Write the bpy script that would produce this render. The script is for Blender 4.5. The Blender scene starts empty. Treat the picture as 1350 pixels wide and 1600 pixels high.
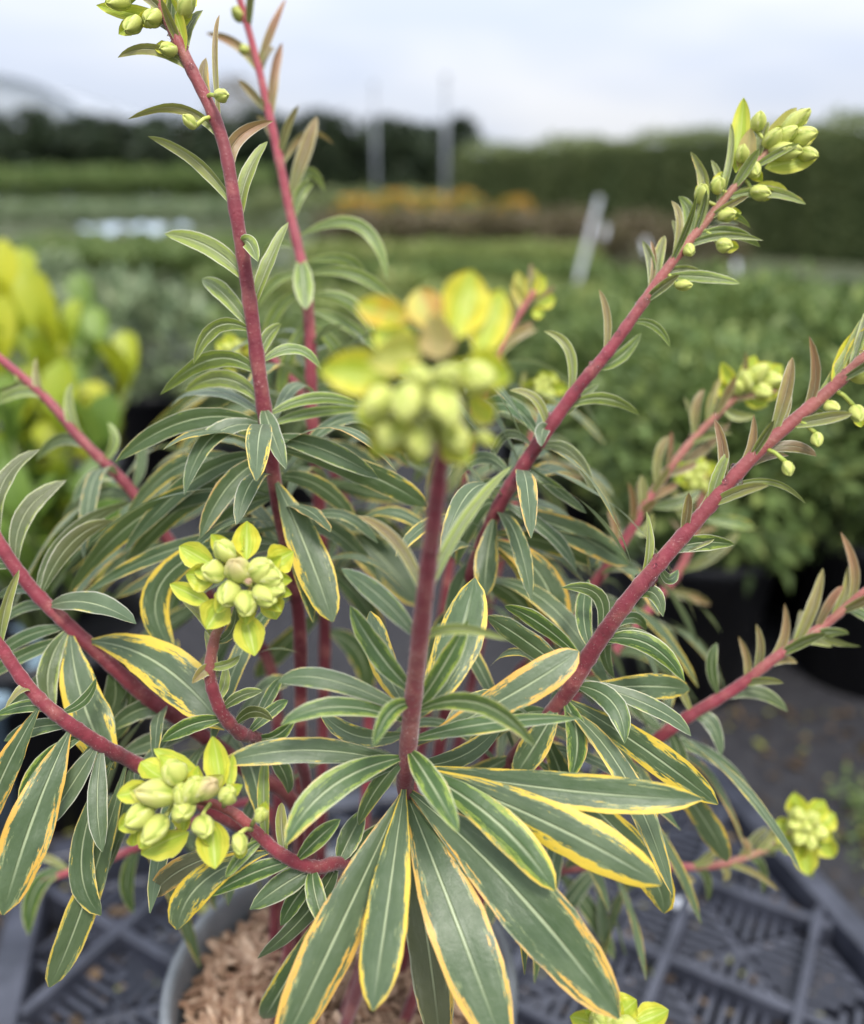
import bpy, math, random
import numpy as np
from mathutils import Vector, Matrix
R = math.radians
sc = bpy.context.scene
# ------------------------------------------------------------------ camera
H, PITCH, FPX = 0.62, R(20.3), 1351.0
cam = bpy.data.cameras.new('camera'); camo = bpy.data.objects.new('camera', cam)
sc.collection.objects.link(camo); sc.camera = camo
camo.location = (0, 0, H); camo.rotation_euler = (R(90) - PITCH, 0, 0)
cam.sensor_fit = 'HORIZONTAL'; cam.sensor_width = 36.0; cam.lens = 36.0 * FPX / 1350.0
cam.clip_start = 0.01; cam.clip_end = 600
cam.dof.use_dof = True; cam.dof.focus_distance = 0.306; cam.dof.aperture_fstop = 4.9
# ------------------------------------------------------------------ sky and sun
SUN_EL, SUN_AZ = 58, 160
w = bpy.data.worlds.new('World'); sc.world = w; w.use_nodes = True
nt = w.node_tree; nt.nodes.clear()
def nd(t, **k):
    n = nt.nodes.new(t)
    for a, b in k.items(): setattr(n, a, b)
    return n
sky = nd('ShaderNodeTexSky', sky_type='NISHITA', sun_disc=False)
sky.sun_elevation = R(SUN_EL); sky.sun_rotation = R(SUN_AZ); sky.air_density = 1.2; sky.dust_density = 4.0; sky.ozone_density = 1.5
tc = nd('ShaderNodeTexCoord'); mp = nd('ShaderNodeMapping'); mp.inputs['Scale'].default_value = (1.0, 1.0, 3.2)
mp.inputs['Location'].default_value = (0.35, 0.1, 0.0)
nz = nd('ShaderNodeTexNoise'); nz.inputs['Scale'].default_value = 2.5; nz.inputs['Detail'].default_value = 3.0; nz.inputs['Roughness'].default_value = 0.45
cr = nd('ShaderNodeValToRGB')
cr.color_ramp.elements[0].position = 0.40; cr.color_ramp.elements[0].color = (5.2, 5.7, 6.8, 1)
cr.color_ramp.elements[1].position = 0.62; cr.color_ramp.elements[1].color = (6.7, 6.85, 7.25, 1)
mx = nd('ShaderNodeMix', data_type='RGBA'); mx.inputs[0].default_value = 0.90
bg = nd('ShaderNodeBackground'); bg.inputs['Strength'].default_value = 0.055
out = nd('ShaderNodeOutputWorld')
L = nt.links.new
L(tc.outputs['Generated'], mp.inputs['Vector']); L(mp.outputs[0], nz.inputs['Vector']); L(nz.outputs['Fac'], cr.inputs[0])
# overcast luminance: an overcast sky grows evenly brighter from the horizon up to the zenith
sx = nd('ShaderNodeSeparateXYZ'); L(tc.outputs['Generated'], sx.inputs[0])
zz = nd('ShaderNodeMath', operation='MULTIPLY_ADD', use_clamp=False); zc = nd('ShaderNodeMath', operation='MAXIMUM'); zc.inputs[1].default_value = 0.0
L(sx.outputs[2], zc.inputs[0]); L(zc.outputs[0], zz.inputs[0]); zz.inputs[1].default_value = 2.0; zz.inputs[2].default_value = 1.0
sc_ = nd('ShaderNodeVectorMath', operation='SCALE'); L(cr.outputs[0], sc_.inputs[0]); L(zz.outputs[0], sc_.inputs['Scale'])
L(sky.outputs[0], mx.inputs[6]); L(sc_.outputs[0], mx.inputs[7]); L(mx.outputs[2], bg.inputs[0]); L(bg.outputs[0], out.inputs[0])
sl = bpy.data.lights.new('sun', 'SUN'); so = bpy.data.objects.new('sun', sl); sc.collection.objects.link(so)
sl.energy = 1.5; sl.angle = R(14); sl.color = (1.0, 0.95, 0.87)
so.rotation_euler = (R(90 - SUN_EL), 0, R(180 - SUN_AZ)); so.location = (0, 0, 5)
sc.view_settings.view_transform = 'Standard'; sc.view_settings.look = 'None'; sc.view_settings.gamma = 1.0
sc.view_settings.exposure = 1.18
try: sc.view_settings.use_curve_mapping = False
except Exception: pass

# ------------------------------------------------------------------ helpers
ORD = ['first', 'second', 'third', 'fourth', 'fifth', 'sixth', 'seventh', 'eighth', 'ninth', 'tenth', 'eleventh', 'twelfth', 'thirteenth', 'fourteenth', 'fifteenth', 'sixteenth', 'seventeenth', 'eighteenth', 'nineteenth', 'twentieth', 'twenty first', 'twenty second', 'twenty third', 'twenty fourth', 'twenty fifth']
random.seed(7); rng = random.Random(11)
CP, SP = math.cos(PITCH), math.sin(PITCH)
CAM = np.array([0, 0, H])
def px(u, v, d):
    x = (u - 675) / FPX; y = -(v - 800) / FPX
    return CAM + d * np.array([x, CP + y * SP, -SP + y * CP])
def proj(p):
    q = np.asarray(p) - CAM
    d = q[1] * CP - q[2] * SP; up = q[1] * SP + q[2] * CP
    return 675 + q[0] / d * FPX, 800 - up / d * FPX, d
def nrm(a):
    a = np.asarray(a, float); n = np.linalg.norm(a)
    return a / n if n > 1e-12 else a
def rot(v, k, a):
    return v * math.cos(a) + np.cross(k, v) * math.sin(a) + k * np.dot(k, v) * (1 - math.cos(a))
def mesh(name, V, F, mat=None, uv=None, lp=None, smooth=True):
    me = bpy.data.meshes.new(name)
    me.from_pydata([tuple(map(float, p)) for p in V], [], [tuple(f) for f in F])
    if uv is not None:
        ul = me.uv_layers.new(name='uv')
        idx = np.zeros(len(me.loops), dtype=np.int32); me.loops.foreach_get('vertex_index', idx)
        ul.data.foreach_set('uv', np.asarray(uv, np.float32)[idx].ravel())
    if lp is not None:
        a = me.attributes.new('lp', 'FLOAT_COLOR', 'POINT')
        a.data.foreach_set('color', np.asarray(lp, np.float32).ravel())
    if smooth: me.polygons.foreach_set('use_smooth', [True] * len(me.polygons))
    if mat is not None: me.materials.append(mat)
    return me
def add(name, me, parent=None, loc=None, rz=0.0):
    o = bpy.data.objects.new(name, me); sc.collection.objects.link(o)
    if parent is not None: o.parent = parent
    if loc is not None: o.location = loc
    if rz: o.rotation_euler = (0, 0, rz)
    return o
def tag(o, label=None, cat=None, group=None, kind=None):
    if label: o['label'] = label
    if cat: o['category'] = cat
    if group: o['group'] = group
    if kind: o['kind'] = kind
    return o
def copy_tree(o, parent=None):
    c = o.copy(); sc.collection.objects.link(c); c.parent = parent
    for ch in list(o.children): copy_tree(ch, c)
    return c
def box(V, F, c, ex, ey, ez):
    n = len(V); c = np.asarray(c, float)
    for sx, sy, sz in ((-1,-1,-1),(1,-1,-1),(1,1,-1),(-1,1,-1),(-1,-1,1),(1,-1,1),(1,1,1),(-1,1,1)):
        V.append(c + sx * np.asarray(ex) + sy * np.asarray(ey) + sz * np.asarray(ez))
    for f in ((3,2,1,0),(4,5,6,7),(0,1,5,4),(1,2,6,5),(2,3,7,6),(3,0,4,7)): F.append([n + i for i in f])
def lathe(prof, seg=48, c=(0, 0, 0)):
    V, F = [], []
    for r, z in prof:
        for i in range(seg):
            a = 2 * math.pi * i / seg; V.append((c[0] + r * math.cos(a), c[1] + r * math.sin(a), c[2] + z))
    for j in range(len(prof) - 1):
        for i in range(seg):
            k = (i + 1) % seg; F.append((j*seg+i, j*seg+k, (j+1)*seg+k, (j+1)*seg+i))
    return V, F

# ------------------------------------------------------------------ materials
class NT:
    def __init__(s, name):
        s.m = bpy.data.materials.new(name); s.m.use_nodes = True; s.t = s.m.node_tree; s.t.nodes.clear()
        s.out = s.n('ShaderNodeOutputMaterial')
    def n(s, t, **k):
        x = s.t.nodes.new(t)
        for a, b in k.items(): setattr(x, a, b)
        return x
    def l(s, a, b): s.t.links.new(a, b)
    def put(s, sock, v):
        if isinstance(v, (int, float)): sock.default_value = v
        elif isinstance(v, tuple): sock.default_value = v if len(v) != 3 or sock.type == 'VECTOR' else v + (1,)
        else: s.l(v, sock)
    def math(s, op, a, b=0.0, c=0.0, clamp=False):
        x = s.n('ShaderNodeMath', operation=op, use_clamp=clamp)
        for i, v in enumerate((a, b, c)): s.put(x.inputs[i], v)
        return x.outputs[0]
    def mix(s, f, a, b, mode='MIX'):
        x = s.n('ShaderNodeMix', data_type='RGBA', blend_type=mode)
        s.put(x.inputs[0], f); s.put(x.inputs[6], a); s.put(x.inputs[7], b)
        return x.outputs[2]
    def step(s, v, a, b):
        x = s.n('ShaderNodeMapRange', interpolation_type='SMOOTHSTEP')
        s.put(x.inputs[0], v); s.put(x.inputs[1], a); s.put(x.inputs[2], b)
        return x.outputs[0]
    def noise(s, vec, scale, detail=3.0, rough=0.5):
        x = s.n('ShaderNodeTexNoise'); x.inputs['Scale'].default_value = scale
        x.inputs['Detail'].default_value = detail; x.inputs['Roughness'].default_value = rough
        if vec is not None: s.l(vec, x.inputs['Vector'])
        return x.outputs['Fac']
    def comb(s, a, b, c):
        x = s.n('ShaderNodeCombineXYZ')
        for i, v in enumerate((a, b, c)): s.put(x.inputs[i], v)
        return x.outputs[0]
    def bsdf(s, color, rough=0.5, spec=0.5, sheen=0.0, trans=0.0, tcol=None, bump=None, bdist=0.001, bstr=0.5, metallic=0.0):
        p = s.n('ShaderNodeBsdfPrincipled'); s.put(p.inputs['Base Color'], color); s.put(p.inputs['Roughness'], rough)
        p.inputs['Specular IOR Level'].default_value = spec; p.inputs['Sheen Weight'].default_value = sheen
        p.inputs['Sheen Roughness'].default_value = 0.4; p.inputs['Metallic'].default_value = metallic
        if bump is not None:
            b = s.n('ShaderNodeBump'); b.inputs['Strength'].default_value = bstr; b.inputs['Distance'].default_value = bdist
            s.l(bump, b.inputs['Height']); s.l(b.outputs[0], p.inputs['Normal'])
        res = p.outputs[0]
        if trans > 0:
            t = s.n('ShaderNodeBsdfTranslucent'); s.put(t.inputs[0], tcol if tcol is not None else color)
            x = s.n('ShaderNodeMixShader'); x.inputs[0].default_value = trans
            s.l(res, x.inputs[1]); s.l(t.outputs[0], x.inputs[2]); res = x.outputs[0]
        s.l(res, s.out.inputs[0]); return s.m

def leaf_material():
    s = NT('variegated leaf')
    uv = s.n('ShaderNodeUVMap', uv_map='uv'); sep = s.n('ShaderNodeSeparateXYZ'); s.l(uv.outputs[0], sep.inputs[0])
    at = s.n('ShaderNodeAttribute', attribute_name='lp'); sa = s.n('ShaderNodeSeparateColor'); s.l(at.outputs['Color'], sa.inputs[0])
    seed, yel, red, lime = sa.outputs[0], sa.outputs[1], sa.outputs[2], at.outputs['Alpha']
    U0 = s.math('MULTIPLY_ADD', sep.outputs[0], 2.0, -1.0); v = sep.outputs[1]; u = s.math('ABSOLUTE', U0)
    sd = s.math('MULTIPLY', seed, 91.7)
    # ragged yellow margin: streaks drawn out along the leaf
    st = s.noise(s.comb(s.math('MULTIPLY', U0, 5.0), s.math('MULTIPLY', v, 4.2), sd), 1.0, 5.0, 0.62)
    st2 = s.noise(s.comb(s.math('MULTIPLY', U0, 13.0), s.math('MULTIPLY', v, 20.0), s.math('ADD', sd, 7.0)), 1.0, 3.0, 0.6)
    big = s.noise(s.comb(s.math('MULTIPLY', U0, 1.1), s.math('MULTIPLY', v, 1.6), s.math('ADD', sd, 3.0)), 1.0, 1.0)
    m = s.math('ADD', u, s.math('MULTIPLY', s.math('SUBTRACT', st, 0.5), 1.25))
    m = s.math('ADD', m, s.math('MULTIPLY', s.math('SUBTRACT', st2, 0.5), 0.5))
    m = s.math('ADD', m, s.math('MULTIPLY', s.math('SUBTRACT', big, 0.5), 0.8))
    m = s.math('ADD', m, s.math('MULTIPLY', s.math('SUBTRACT', v, 0.45), 0.16))
    st3 = s.noise(s.comb(s.math('MULTIPLY', U0, 9.0), s.math('MULTIPLY', v, 11.0), s.math('ADD', sd, 11.0)), 1.0, 4.0, 0.7)
    m = s.math('ADD', m, s.math('MULTIPLY', s.math('SUBTRACT', st3, 0.5), 1.0))
    th = s.math('MULTIPLY_ADD', yel, -0.56, 1.17)
    ym = s.step(s.math('SUBTRACT', m, th), 0.0, 0.025)
    ym = s.math('MULTIPLY', ym, s.step(yel, 0.02, 0.12))
    lm = s.math('MULTIPLY', s.step(s.math('SUBTRACT', m, s.math('MULTIPLY_ADD', lime, -0.62, 1.08)), 0.0, 0.09), s.step(lime, 0.02, 0.2))
    obj = s.n('ShaderNodeTexCoord').outputs['Object']
    mott = s.noise(obj, 260.0, 4.0, 0.65); mott2 = s.noise(obj, 60.0, 3.0, 0.6)
    g = s.mix(s.step(mott2, 0.3, 0.7), (0.058, 0.098, 0.040), (0.108, 0.152, 0.072))
    g = s.mix(s.math('MULTIPLY', s.step(mott, 0.45, 0.8), 0.28), g, (0.14, 0.18, 0.125))
    s2 = s.math('FRACT', s.math('MULTIPLY', seed, 17.31)); s3 = s.math('FRACT', s.math('MULTIPLY', seed, 41.7))
    g = s.mix(s.math('MULTIPLY', s2, 0.55), g, (0.040, 0.085, 0.024)); g = s.mix(s.math('MULTIPLY', s3, 0.35), g, (0.15, 0.195, 0.115))
    g = s.mix(s.math('MULTIPLY', s.step(lime, 0.12, 0.55), 0.8), g, (0.046, 0.105, 0.020)); g = s.mix(s.step(lime, 0.76, 0.9), g, (0.20, 0.265, 0.075))
    lg = s.noise(s.comb(s.math('MULTIPLY', U0, 3.0), s.math('MULTIPLY', v, 7.0), sd), 1.0, 4.0, 0.6)
    g = s.mix(s.math('MULTIPLY', s.step(lg, 0.52, 0.75), 0.45), g, (0.165, 0.21, 0.13))
    g = s.mix(s.math('MULTIPLY', s.step(lg, 0.48, 0.25), 0.40), g, (0.026, 0.052, 0.020))
    # secondary veins
    ph = s.math('FRACT', s.math('MULTIPLY_ADD', v, 13.0, s.math('MULTIPLY', u, -2.6)))
    ph = s.math('ABSOLUTE', s.math('SUBTRACT', ph, 0.5))
    vein = s.math('MULTIPLY', s.step(ph, 0.42, 0.5), s.step(u, 1.0, 0.5))
    g = s.mix(s.math('MULTIPLY', vein, 0.0), g, (0.25, 0.32, 0.2))
    g = s.mix(s.math('MULTIPLY', lm, 0.9), g, (0.27, 0.36, 0.055))
    yc = s.mix(st2, (0.78, 0.59, 0.05), (0.68, 0.45, 0.06))
    yc = s.mix(s.math('MULTIPLY', s.step(seed, 0.75, 0.95), 0.5), yc, (0.70, 0.30, 0.09))
    pm = s.math('MULTIPLY', s.step(s.math('SUBTRACT', m, s.math('SUBTRACT', th, 0.14)), 0.0, 0.05), s.step(yel, 0.1, 0.3))
    g = s.mix(s.math('MULTIPLY', pm, s.step(lg, 0.40, 0.55)), g, (0.24, 0.29, 0.13))
    c = s.mix(ym, g, yc)
    rib = s.math('MULTIPLY', s.step(s.math('ADD', u, s.math('MULTIPLY', s.math('SUBTRACT', st2, 0.5), 0.03)), s.math('MULTIPLY_ADD', lime, 0.10, 0.085), 0.03), s.step(v, 1.0, 0.55))
    c = s.mix(s.math('MULTIPLY', rib, 0.82), c, (0.44, 0.51, 0.29))
    rr = s.math('MULTIPLY', red, s.step(s.math('ADD', v, s.math('MULTIPLY', s.math('SUBTRACT', mott2, 0.5), 0.8)), -0.35, 0.75))
    c = s.mix(rr, c, s.mix(mott2, (0.27, 0.075, 0.06), (0.36, 0.17, 0.09)))
    rim = s.step(s.math('ADD', u, s.math('MULTIPLY', s.math('SUBTRACT', mott, 0.5), 0.06)), s.math('MULTIPLY_ADD', yel, 0.08, 0.87), s.math('MULTIPLY_ADD', yel, 0.06, 0.93))
    c = s.mix(s.math('MULTIPLY', rim, s.math('MULTIPLY_ADD', yel, -1.0, 0.62, True)), c, (0.74, 0.71, 0.58))
    # tiny dirt flecks
    fl = s.step(s.noise(s.comb(s.math('MULTIPLY', U0, 7.0), s.math('MULTIPLY', v, 30.0), sd), 1.0, 2.0, 0.7), 0.74, 0.78)
    c = s.mix(s.math('MULTIPLY', fl, 0.45), c, (0.05, 0.045, 0.03))
    bf = s.n('ShaderNodeNewGeometry').outputs['Backfacing']
    under = s.mix(s.math('MULTIPLY', rr, 0.7), s.mix(0.35, (0.20, 0.25, 0.18), c), (0.34, 0.15, 0.12))
    under = s.mix(s.math('MULTIPLY', rib, 0.6), under, (0.42, 0.44, 0.27))
    c = s.mix(bf, c, under)
    h = s.math('ADD', s.math('MULTIPLY', rib, -0.8), s.math('ADD', s.math('MULTIPLY', lg, 0.25), s.math('MULTIPLY', mott, 0.35)))
    tc2 = s.mix(0.5, c, (0.32, 0.42, 0.06))
    return s.bsdf(c, s.math('MULTIPLY_ADD', mott, 0.25, 0.30), 0.5, 0.12, 0.22, tc2, h, 0.0008, 0.8)
def bract_material():
    s = NT('bract')
    uv = s.n('ShaderNodeUVMap', uv_map='uv'); sep = s.n('ShaderNodeSeparateXYZ'); s.l(uv.outputs[0], sep.inputs[0])
    at = s.n('ShaderNodeAttribute', attribute_name='lp'); sa = s.n('ShaderNodeSeparateColor'); s.l(at.outputs['Color'], sa.inputs[0])
    seed, yel, red, org = sa.outputs[0], sa.outputs[1], sa.outputs[2], at.outputs['Alpha']
    U0 = s.math('MULTIPLY_ADD', sep.outputs[0], 2.0, -1.0); v = sep.outputs[1]; u = s.math('ABSOLUTE', U0)
    sd = s.math('MULTIPLY', seed, 57.3)
    st = s.noise(s.comb(s.math('MULTIPLY', U0, 4.0), s.math('MULTIPLY', v, 2.2), sd), 1.0, 4.0, 0.6)
    m = s.math('ADD', u, s.math('MULTIPLY', s.math('SUBTRACT', st, 0.5), 1.2))
    edge = s.step(m, 0.35, 0.75)
    obj = s.n('ShaderNodeTexCoord').outputs['Object']
    c = s.mix(edge, (0.40, 0.51, 0.05), (0.60, 0.64, 0.085))
    c = s.mix(s.math('MULTIPLY', yel, s.step(m, 0.1, 0.9)), c, (0.66, 0.58, 0.045))
    c = s.mix(s.math('MULTIPLY', org, s.step(s.noise(obj, 200.0, 2.0), 0.3, 0.7)), c, (0.62, 0.25, 0.04))
    c = s.mix(s.math('MULTIPLY', red, 0.85), c, (0.60, 0.36, 0.30))
    c = s.mix(s.math('MULTIPLY', s.step(u, 0.09, 0.03), 0.4), c, (0.62, 0.66, 0.22))
    c = s.mix(s.math('MULTIPLY', s.step(u, 0.93, 0.99), 0.45), c, (0.68, 0.64, 0.30))
    ph = s.math('ABSOLUTE', s.math('SUBTRACT', s.math('FRACT', s.math('MULTIPLY', U0, 4.0)), 0.5))
    return s.bsdf(c, 0.42, 0.4, 0.1, 0.28, s.mix(0.4, c, (0.55, 0.58, 0.03)), s.math('ADD', ph, st), 0.0003, 0.5)
def bud_material():
    s = NT('bud')
    uv = s.n('ShaderNodeUVMap', uv_map='uv'); sep = s.n('ShaderNodeSeparateXYZ'); s.l(uv.outputs[0], sep.inputs[0])
    at = s.n('ShaderNodeAttribute', attribute_name='lp'); sa = s.n('ShaderNodeSeparateColor'); s.l(at.outputs['Color'], sa.inputs[0])
    seam = sep.outputs[0]; v = sep.outputs[1]
    obj = s.n('ShaderNodeTexCoord').outputs['Object']
    n1 = s.noise(obj, 220.0, 3.0, 0.6)
    c = s.mix(s.step(n1, 0.3, 0.7), (0.55, 0.61, 0.11), (0.70, 0.72, 0.21))
    c = s.mix(s.math('MULTIPLY', s.step(seam, 0.42, 0.0), 0.75), c, (0.25, 0.37, 0.03))
    c = s.mix(s.math('MULTIPLY', s.step(seam, 0.80, 0.98), 0.7), c, (0.76, 0.75, 0.36))
    c = s.mix(s.math('MULTIPLY', s.step(v, 0.30, 0.05), 0.5), c, (0.30, 0.40, 0.06))
    c = s.mix(s.math('MULTIPLY', sa.outputs[2], s.step(v, 0.45, 0.9)), c, (0.60, 0.36, 0.28))
    return s.bsdf(c, 0.40, 0.45, 0.1, 0.15, c, n1, 0.0004, 0.4)
def stem_material():
    s = NT('red stem')
    uv = s.n('ShaderNodeUVMap', uv_map='uv'); sep = s.n('ShaderNodeSeparateXYZ'); s.l(uv.outputs[0], sep.inputs[0])
    at = s.n('ShaderNodeAttribute', attribute_name='lp'); sa = s.n('ShaderNodeSeparateColor'); s.l(at.outputs['Color'], sa.inputs[0])
    obj = s.n('ShaderNodeTexCoord').outputs['Object']
    n1 = s.noise(obj, 90.0, 3.0, 0.6); n2 = s.noise(obj, 900.0, 2.0, 0.7)
    c = s.mix(sa.outputs[1], (0.115, 0.016, 0.024), (0.38, 0.062, 0.085))
    c = s.mix(s.math('MULTIPLY', s.step(n1, 0.45, 0.75), 0.6), c, (0.40, 0.15, 0.12))
    c = s.mix(s.math('MULTIPLY', s.math('MULTIPLY', s.step(n2, 0.60, 0.74), s.step(n1, 0.35, 0.65)), 0.55), c, (0.60, 0.36, 0.34))
    c = s.mix(s.math('MULTIPLY', sa.outputs[2], 0.9), c, s.mix(n1, (0.30, 0.15, 0.10), (0.36, 0.30, 0.12)))
    return s.bsdf(c, 0.5, 0.4, 0.35, 0.0, None, s.math('ADD', n2, s.math('MULTIPLY', n1, 2.0)), 0.0006, 0.5)
def plain(name, c1, c2, scale=20.0, rough=0.6, spec=0.4, sheen=0.0, trans=0.0, bd=0.002, bs=0.3, rnd=False):
    s = NT(name); obj = s.n('ShaderNodeTexCoord').outputs['Object']
    n1 = s.noise(obj, scale, 5.0, 0.6); f = s.step(n1, 0.3, 0.7)
    if rnd:
        f = s.math('ADD', s.math('MULTIPLY', f, 0.4), s.math('MULTIPLY', s.n('ShaderNodeObjectInfo').outputs['Random'], 0.6))
    return s.bsdf(s.mix(f, c1, c2), rough, spec, sheen, trans, None, n1, bd, bs)
def foliage_material(name, c1, c2, c3, trans=0.2, rough=0.5):
    s = NT(name); at = s.n('ShaderNodeAttribute', attribute_name='lp'); sa = s.n('ShaderNodeSeparateColor'); s.l(at.outputs['Color'], sa.inputs[0])
    c = s.mix(sa.outputs[0], c1, c2); c = s.mix(s.step(sa.outputs[1], 0.72, 1.0), c, c3)
    return s.bsdf(c, rough, 0.35, 0.0, trans)
M_leaf, M_bract, M_bud, M_stem = leaf_material(), bract_material(), bud_material(), stem_material()
M_hair = NT('plant hair').bsdf((0.75, 0.66, 0.62), 0.5, 0.3, 0.0, 0.4)
sg = NT('water'); gl = sg.n('ShaderNodeBsdfGlass'); gl.inputs['IOR'].default_value = 1.33; gl.inputs['Roughness'].default_value = 0.0; sg.l(gl.outputs[0], sg.out.inputs[0]); M_water = sg.m
M_pot = plain('grey pot plastic', (0.13, 0.145, 0.16), (0.20, 0.215, 0.23), 30.0, 0.42, 0.5)
M_tray = plain('dark tray plastic', (0.030, 0.033, 0.046), (0.066, 0.071, 0.094), 24.0, 0.30, 0.55)
M_black = plain('black pot plastic', (0.006, 0.006, 0.008), (0.016, 0.016, 0.018), 18.0, 0.45, 0.4)
M_blue = plain('pale blue plastic', (0.20, 0.30, 0.38), (0.28, 0.38, 0.46), 12.0, 0.4, 0.5)
M_soil = plain('soil', (0.03, 0.02, 0.014), (0.07, 0.045, 0.03), 60.0, 0.9, 0.2, bd=0.004, bs=0.8)

# ------------------------------------------------------------------ ground
def ground_material():
    s = NT('ground'); obj = s.n('ShaderNodeTexCoord').outputs['Object']
    sep = s.n('ShaderNodeSeparateXYZ'); s.l(obj, sep.inputs[0])
    n1 = s.noise(obj, 1.7, 5.0, 0.6); n2 = s.noise(obj, 55.0, 4.0, 0.65); n3 = s.noise(obj, 420.0, 2.0, 0.6)
    mat_c = s.mix(s.step(n2, 0.3, 0.75), (0.020, 0.020, 0.024), (0.046, 0.045, 0.050))
    mat_c = s.mix(s.math('MULTIPLY', s.step(n1, 0.5, 0.75), 0.5), mat_c, (0.06, 0.054, 0.045))
    far = s.mix(s.step(n1, 0.35, 0.65), (0.045, 0.075, 0.025), (0.10, 0.10, 0.055))
    c = s.mix(s.step(sep.outputs[1], 3.5, 9.0), mat_c, far)
    return s.bsdf(c, 0.8, 0.3, 0.0, 0.0, None, s.math('ADD', n2, n3), 0.004, 0.6)
V, F = [], []
xs = [-260, -60, -20, -6, -2, 0, 2, 6, 20, 60, 260]; ys = [-4, 0, 1, 2, 4, 8, 16, 32, 64, 130, 320]
for y in ys:
    for x in xs: V.append((x, y, 0))
nx = len(xs)
for j in range(len(ys) - 1):
    for i in range(nx - 1): F.append((j*nx+i, j*nx+i+1, (j+1)*nx+i+1, (j+1)*nx+i))
g = add('ground', mesh('ground', V, F, ground_material())); tag(g, 'dark weed mat ground running back under the nursery beds', 'ground', kind='structure')

# ------------------------------------------------------------------ generic foliage
def leafcloud(n, shape, size, seed, mat, asp=0.42, up=0.5, name='foliage'):
    """n small folded leaves spread through a volume; shape(rnd) -> point and outward direction"""
    r = random.Random(seed); V, F, A = [], [], []
    for i in range(n):
        p, o = shape(r)
        d = nrm(np.array(o) * 0.8 + np.array([r.gauss(0, .5), r.gauss(0, .5), r.gauss(0, .4) + up * 0.4]))
        sde = nrm(np.cross(d, [r.gauss(0, .4), r.gauss(0, .4), 1.0])); nn = np.cross(sde, d)
        l = size * r.uniform(.6, 1.35); wd = l * asp * .5
        b = len(V); p = np.asarray(p)
        V += [p, p + d*l*.45 + sde*wd + nn*wd*.35, p + d*l - nn*l*.14, p + d*l*.45 - sde*wd + nn*wd*.35]
        F += [(b, b+1, b+2), (b, b+2, b+3)]
        c = (r.random(), r.random(), r.random(), 1); A += [c] * 4
    return mesh(name, V, F, mat, lp=A, smooth=False)
def ellip(cx, cy, cz, rx, ry, rz, inner=0.35):
    def f(r):
        d = nrm([r.gauss(0, 1), r.gauss(0, 1), r.gauss(0, 1)]); k = (inner + (1 - inner) * r.random()) ** .6 * (1 + .12 * math.sin(d[0]*5 + d[1]*4 + d[2]*6))
        return (cx + d[0]*rx*k, cy + d[1]*ry*k, cz + d[2]*rz*k), d
    return f
def boxshell(x0, x1, y0, y1, z0, z1, rag=0.05):
    def f(r):
        t = r.random(); x = r.uniform(x0, x1)
        if t < .35: return (x, r.uniform(y0, y1), z1 + r.gauss(0, rag)), (0, 0, 1)
        if t < .92: return (x, y0 + r.gauss(0, rag), r.uniform(z0, z1)), (0, -1, .3)
        return (r.choice((x0, x1)), r.uniform(y0, y1), r.uniform(z0, z1)), (0, -1, .2)
    return f
FM = {
 'dark': foliage_material('dark shrub foliage', (0.085, 0.135, 0.040), (0.165, 0.235, 0.066), (0.28, 0.34, 0.10)),
 'mid': foliage_material('mid green foliage', (0.10, 0.155, 0.045), (0.17, 0.24, 0.075), (0.26, 0.30, 0.11)),
 'light': foliage_material('light green foliage', (0.16, 0.22, 0.06), (0.27, 0.32, 0.10), (0.40, 0.40, 0.15)),
 'sage': foliage_material('sage green foliage', (0.15, 0.21, 0.11), (0.25, 0.31, 0.17), (0.34, 0.38, 0.22)),
 'brown': foliage_material('dry brown foliage', (0.12, 0.10, 0.055), (0.19, 0.165, 0.085), (0.34, 0.27, 0.20)),
 'orange': foliage_material('orange flowers', (0.48, 0.24, 0.03), (0.60, 0.36, 0.05), (0.62, 0.44, 0.10)),
 'hedge': foliage_material('clipped hedge foliage', (0.15, 0.19, 0.08), (0.23, 0.27, 0.115), (0.30, 0.33, 0.15), .35),
 'tree': foliage_material('dark conifer foliage', (0.032, 0.052, 0.028), (0.062, 0.088, 0.046), (0.095, 0.12, 0.062)),
 'gold': foliage_material('golden foliage', (0.30, 0.36, 0.02), (0.50, 0.49, 0.022), (0.60, 0.52, 0.03), 0.3),
}
def tube(pts, rad, seg=10, cap=True):
    pts = [np.asarray(p, float) for p in pts]; V, F, UV = [], [], []
    n = len(pts); t0 = nrm(pts[1] - pts[0]); a = nrm(np.cross(t0, [0.3, 1, 0.2]))
    for i in range(n):
        t = nrm(pts[min(i+1, n-1)] - pts[max(i-1, 0)]); a = nrm(a - t * np.dot(a, t)); b = np.cross(t, a)
        for k in range(seg):
            q = 2 * math.pi * k / seg; V.append(pts[i] + rad[i] * (a * math.cos(q) + b * math.sin(q))); UV.append((k / seg, i / (n - 1)))
    for i in range(n - 1):
        for k in range(seg):
            m = (k + 1) % seg; F.append((i*seg+k, i*seg+m, (i+1)*seg+m, (i+1)*seg+k))
    if cap: F.append(tuple(range(seg))[::-1]); F.append(tuple((n-1)*seg + k for k in range(seg)))
    return V, F, UV

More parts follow.
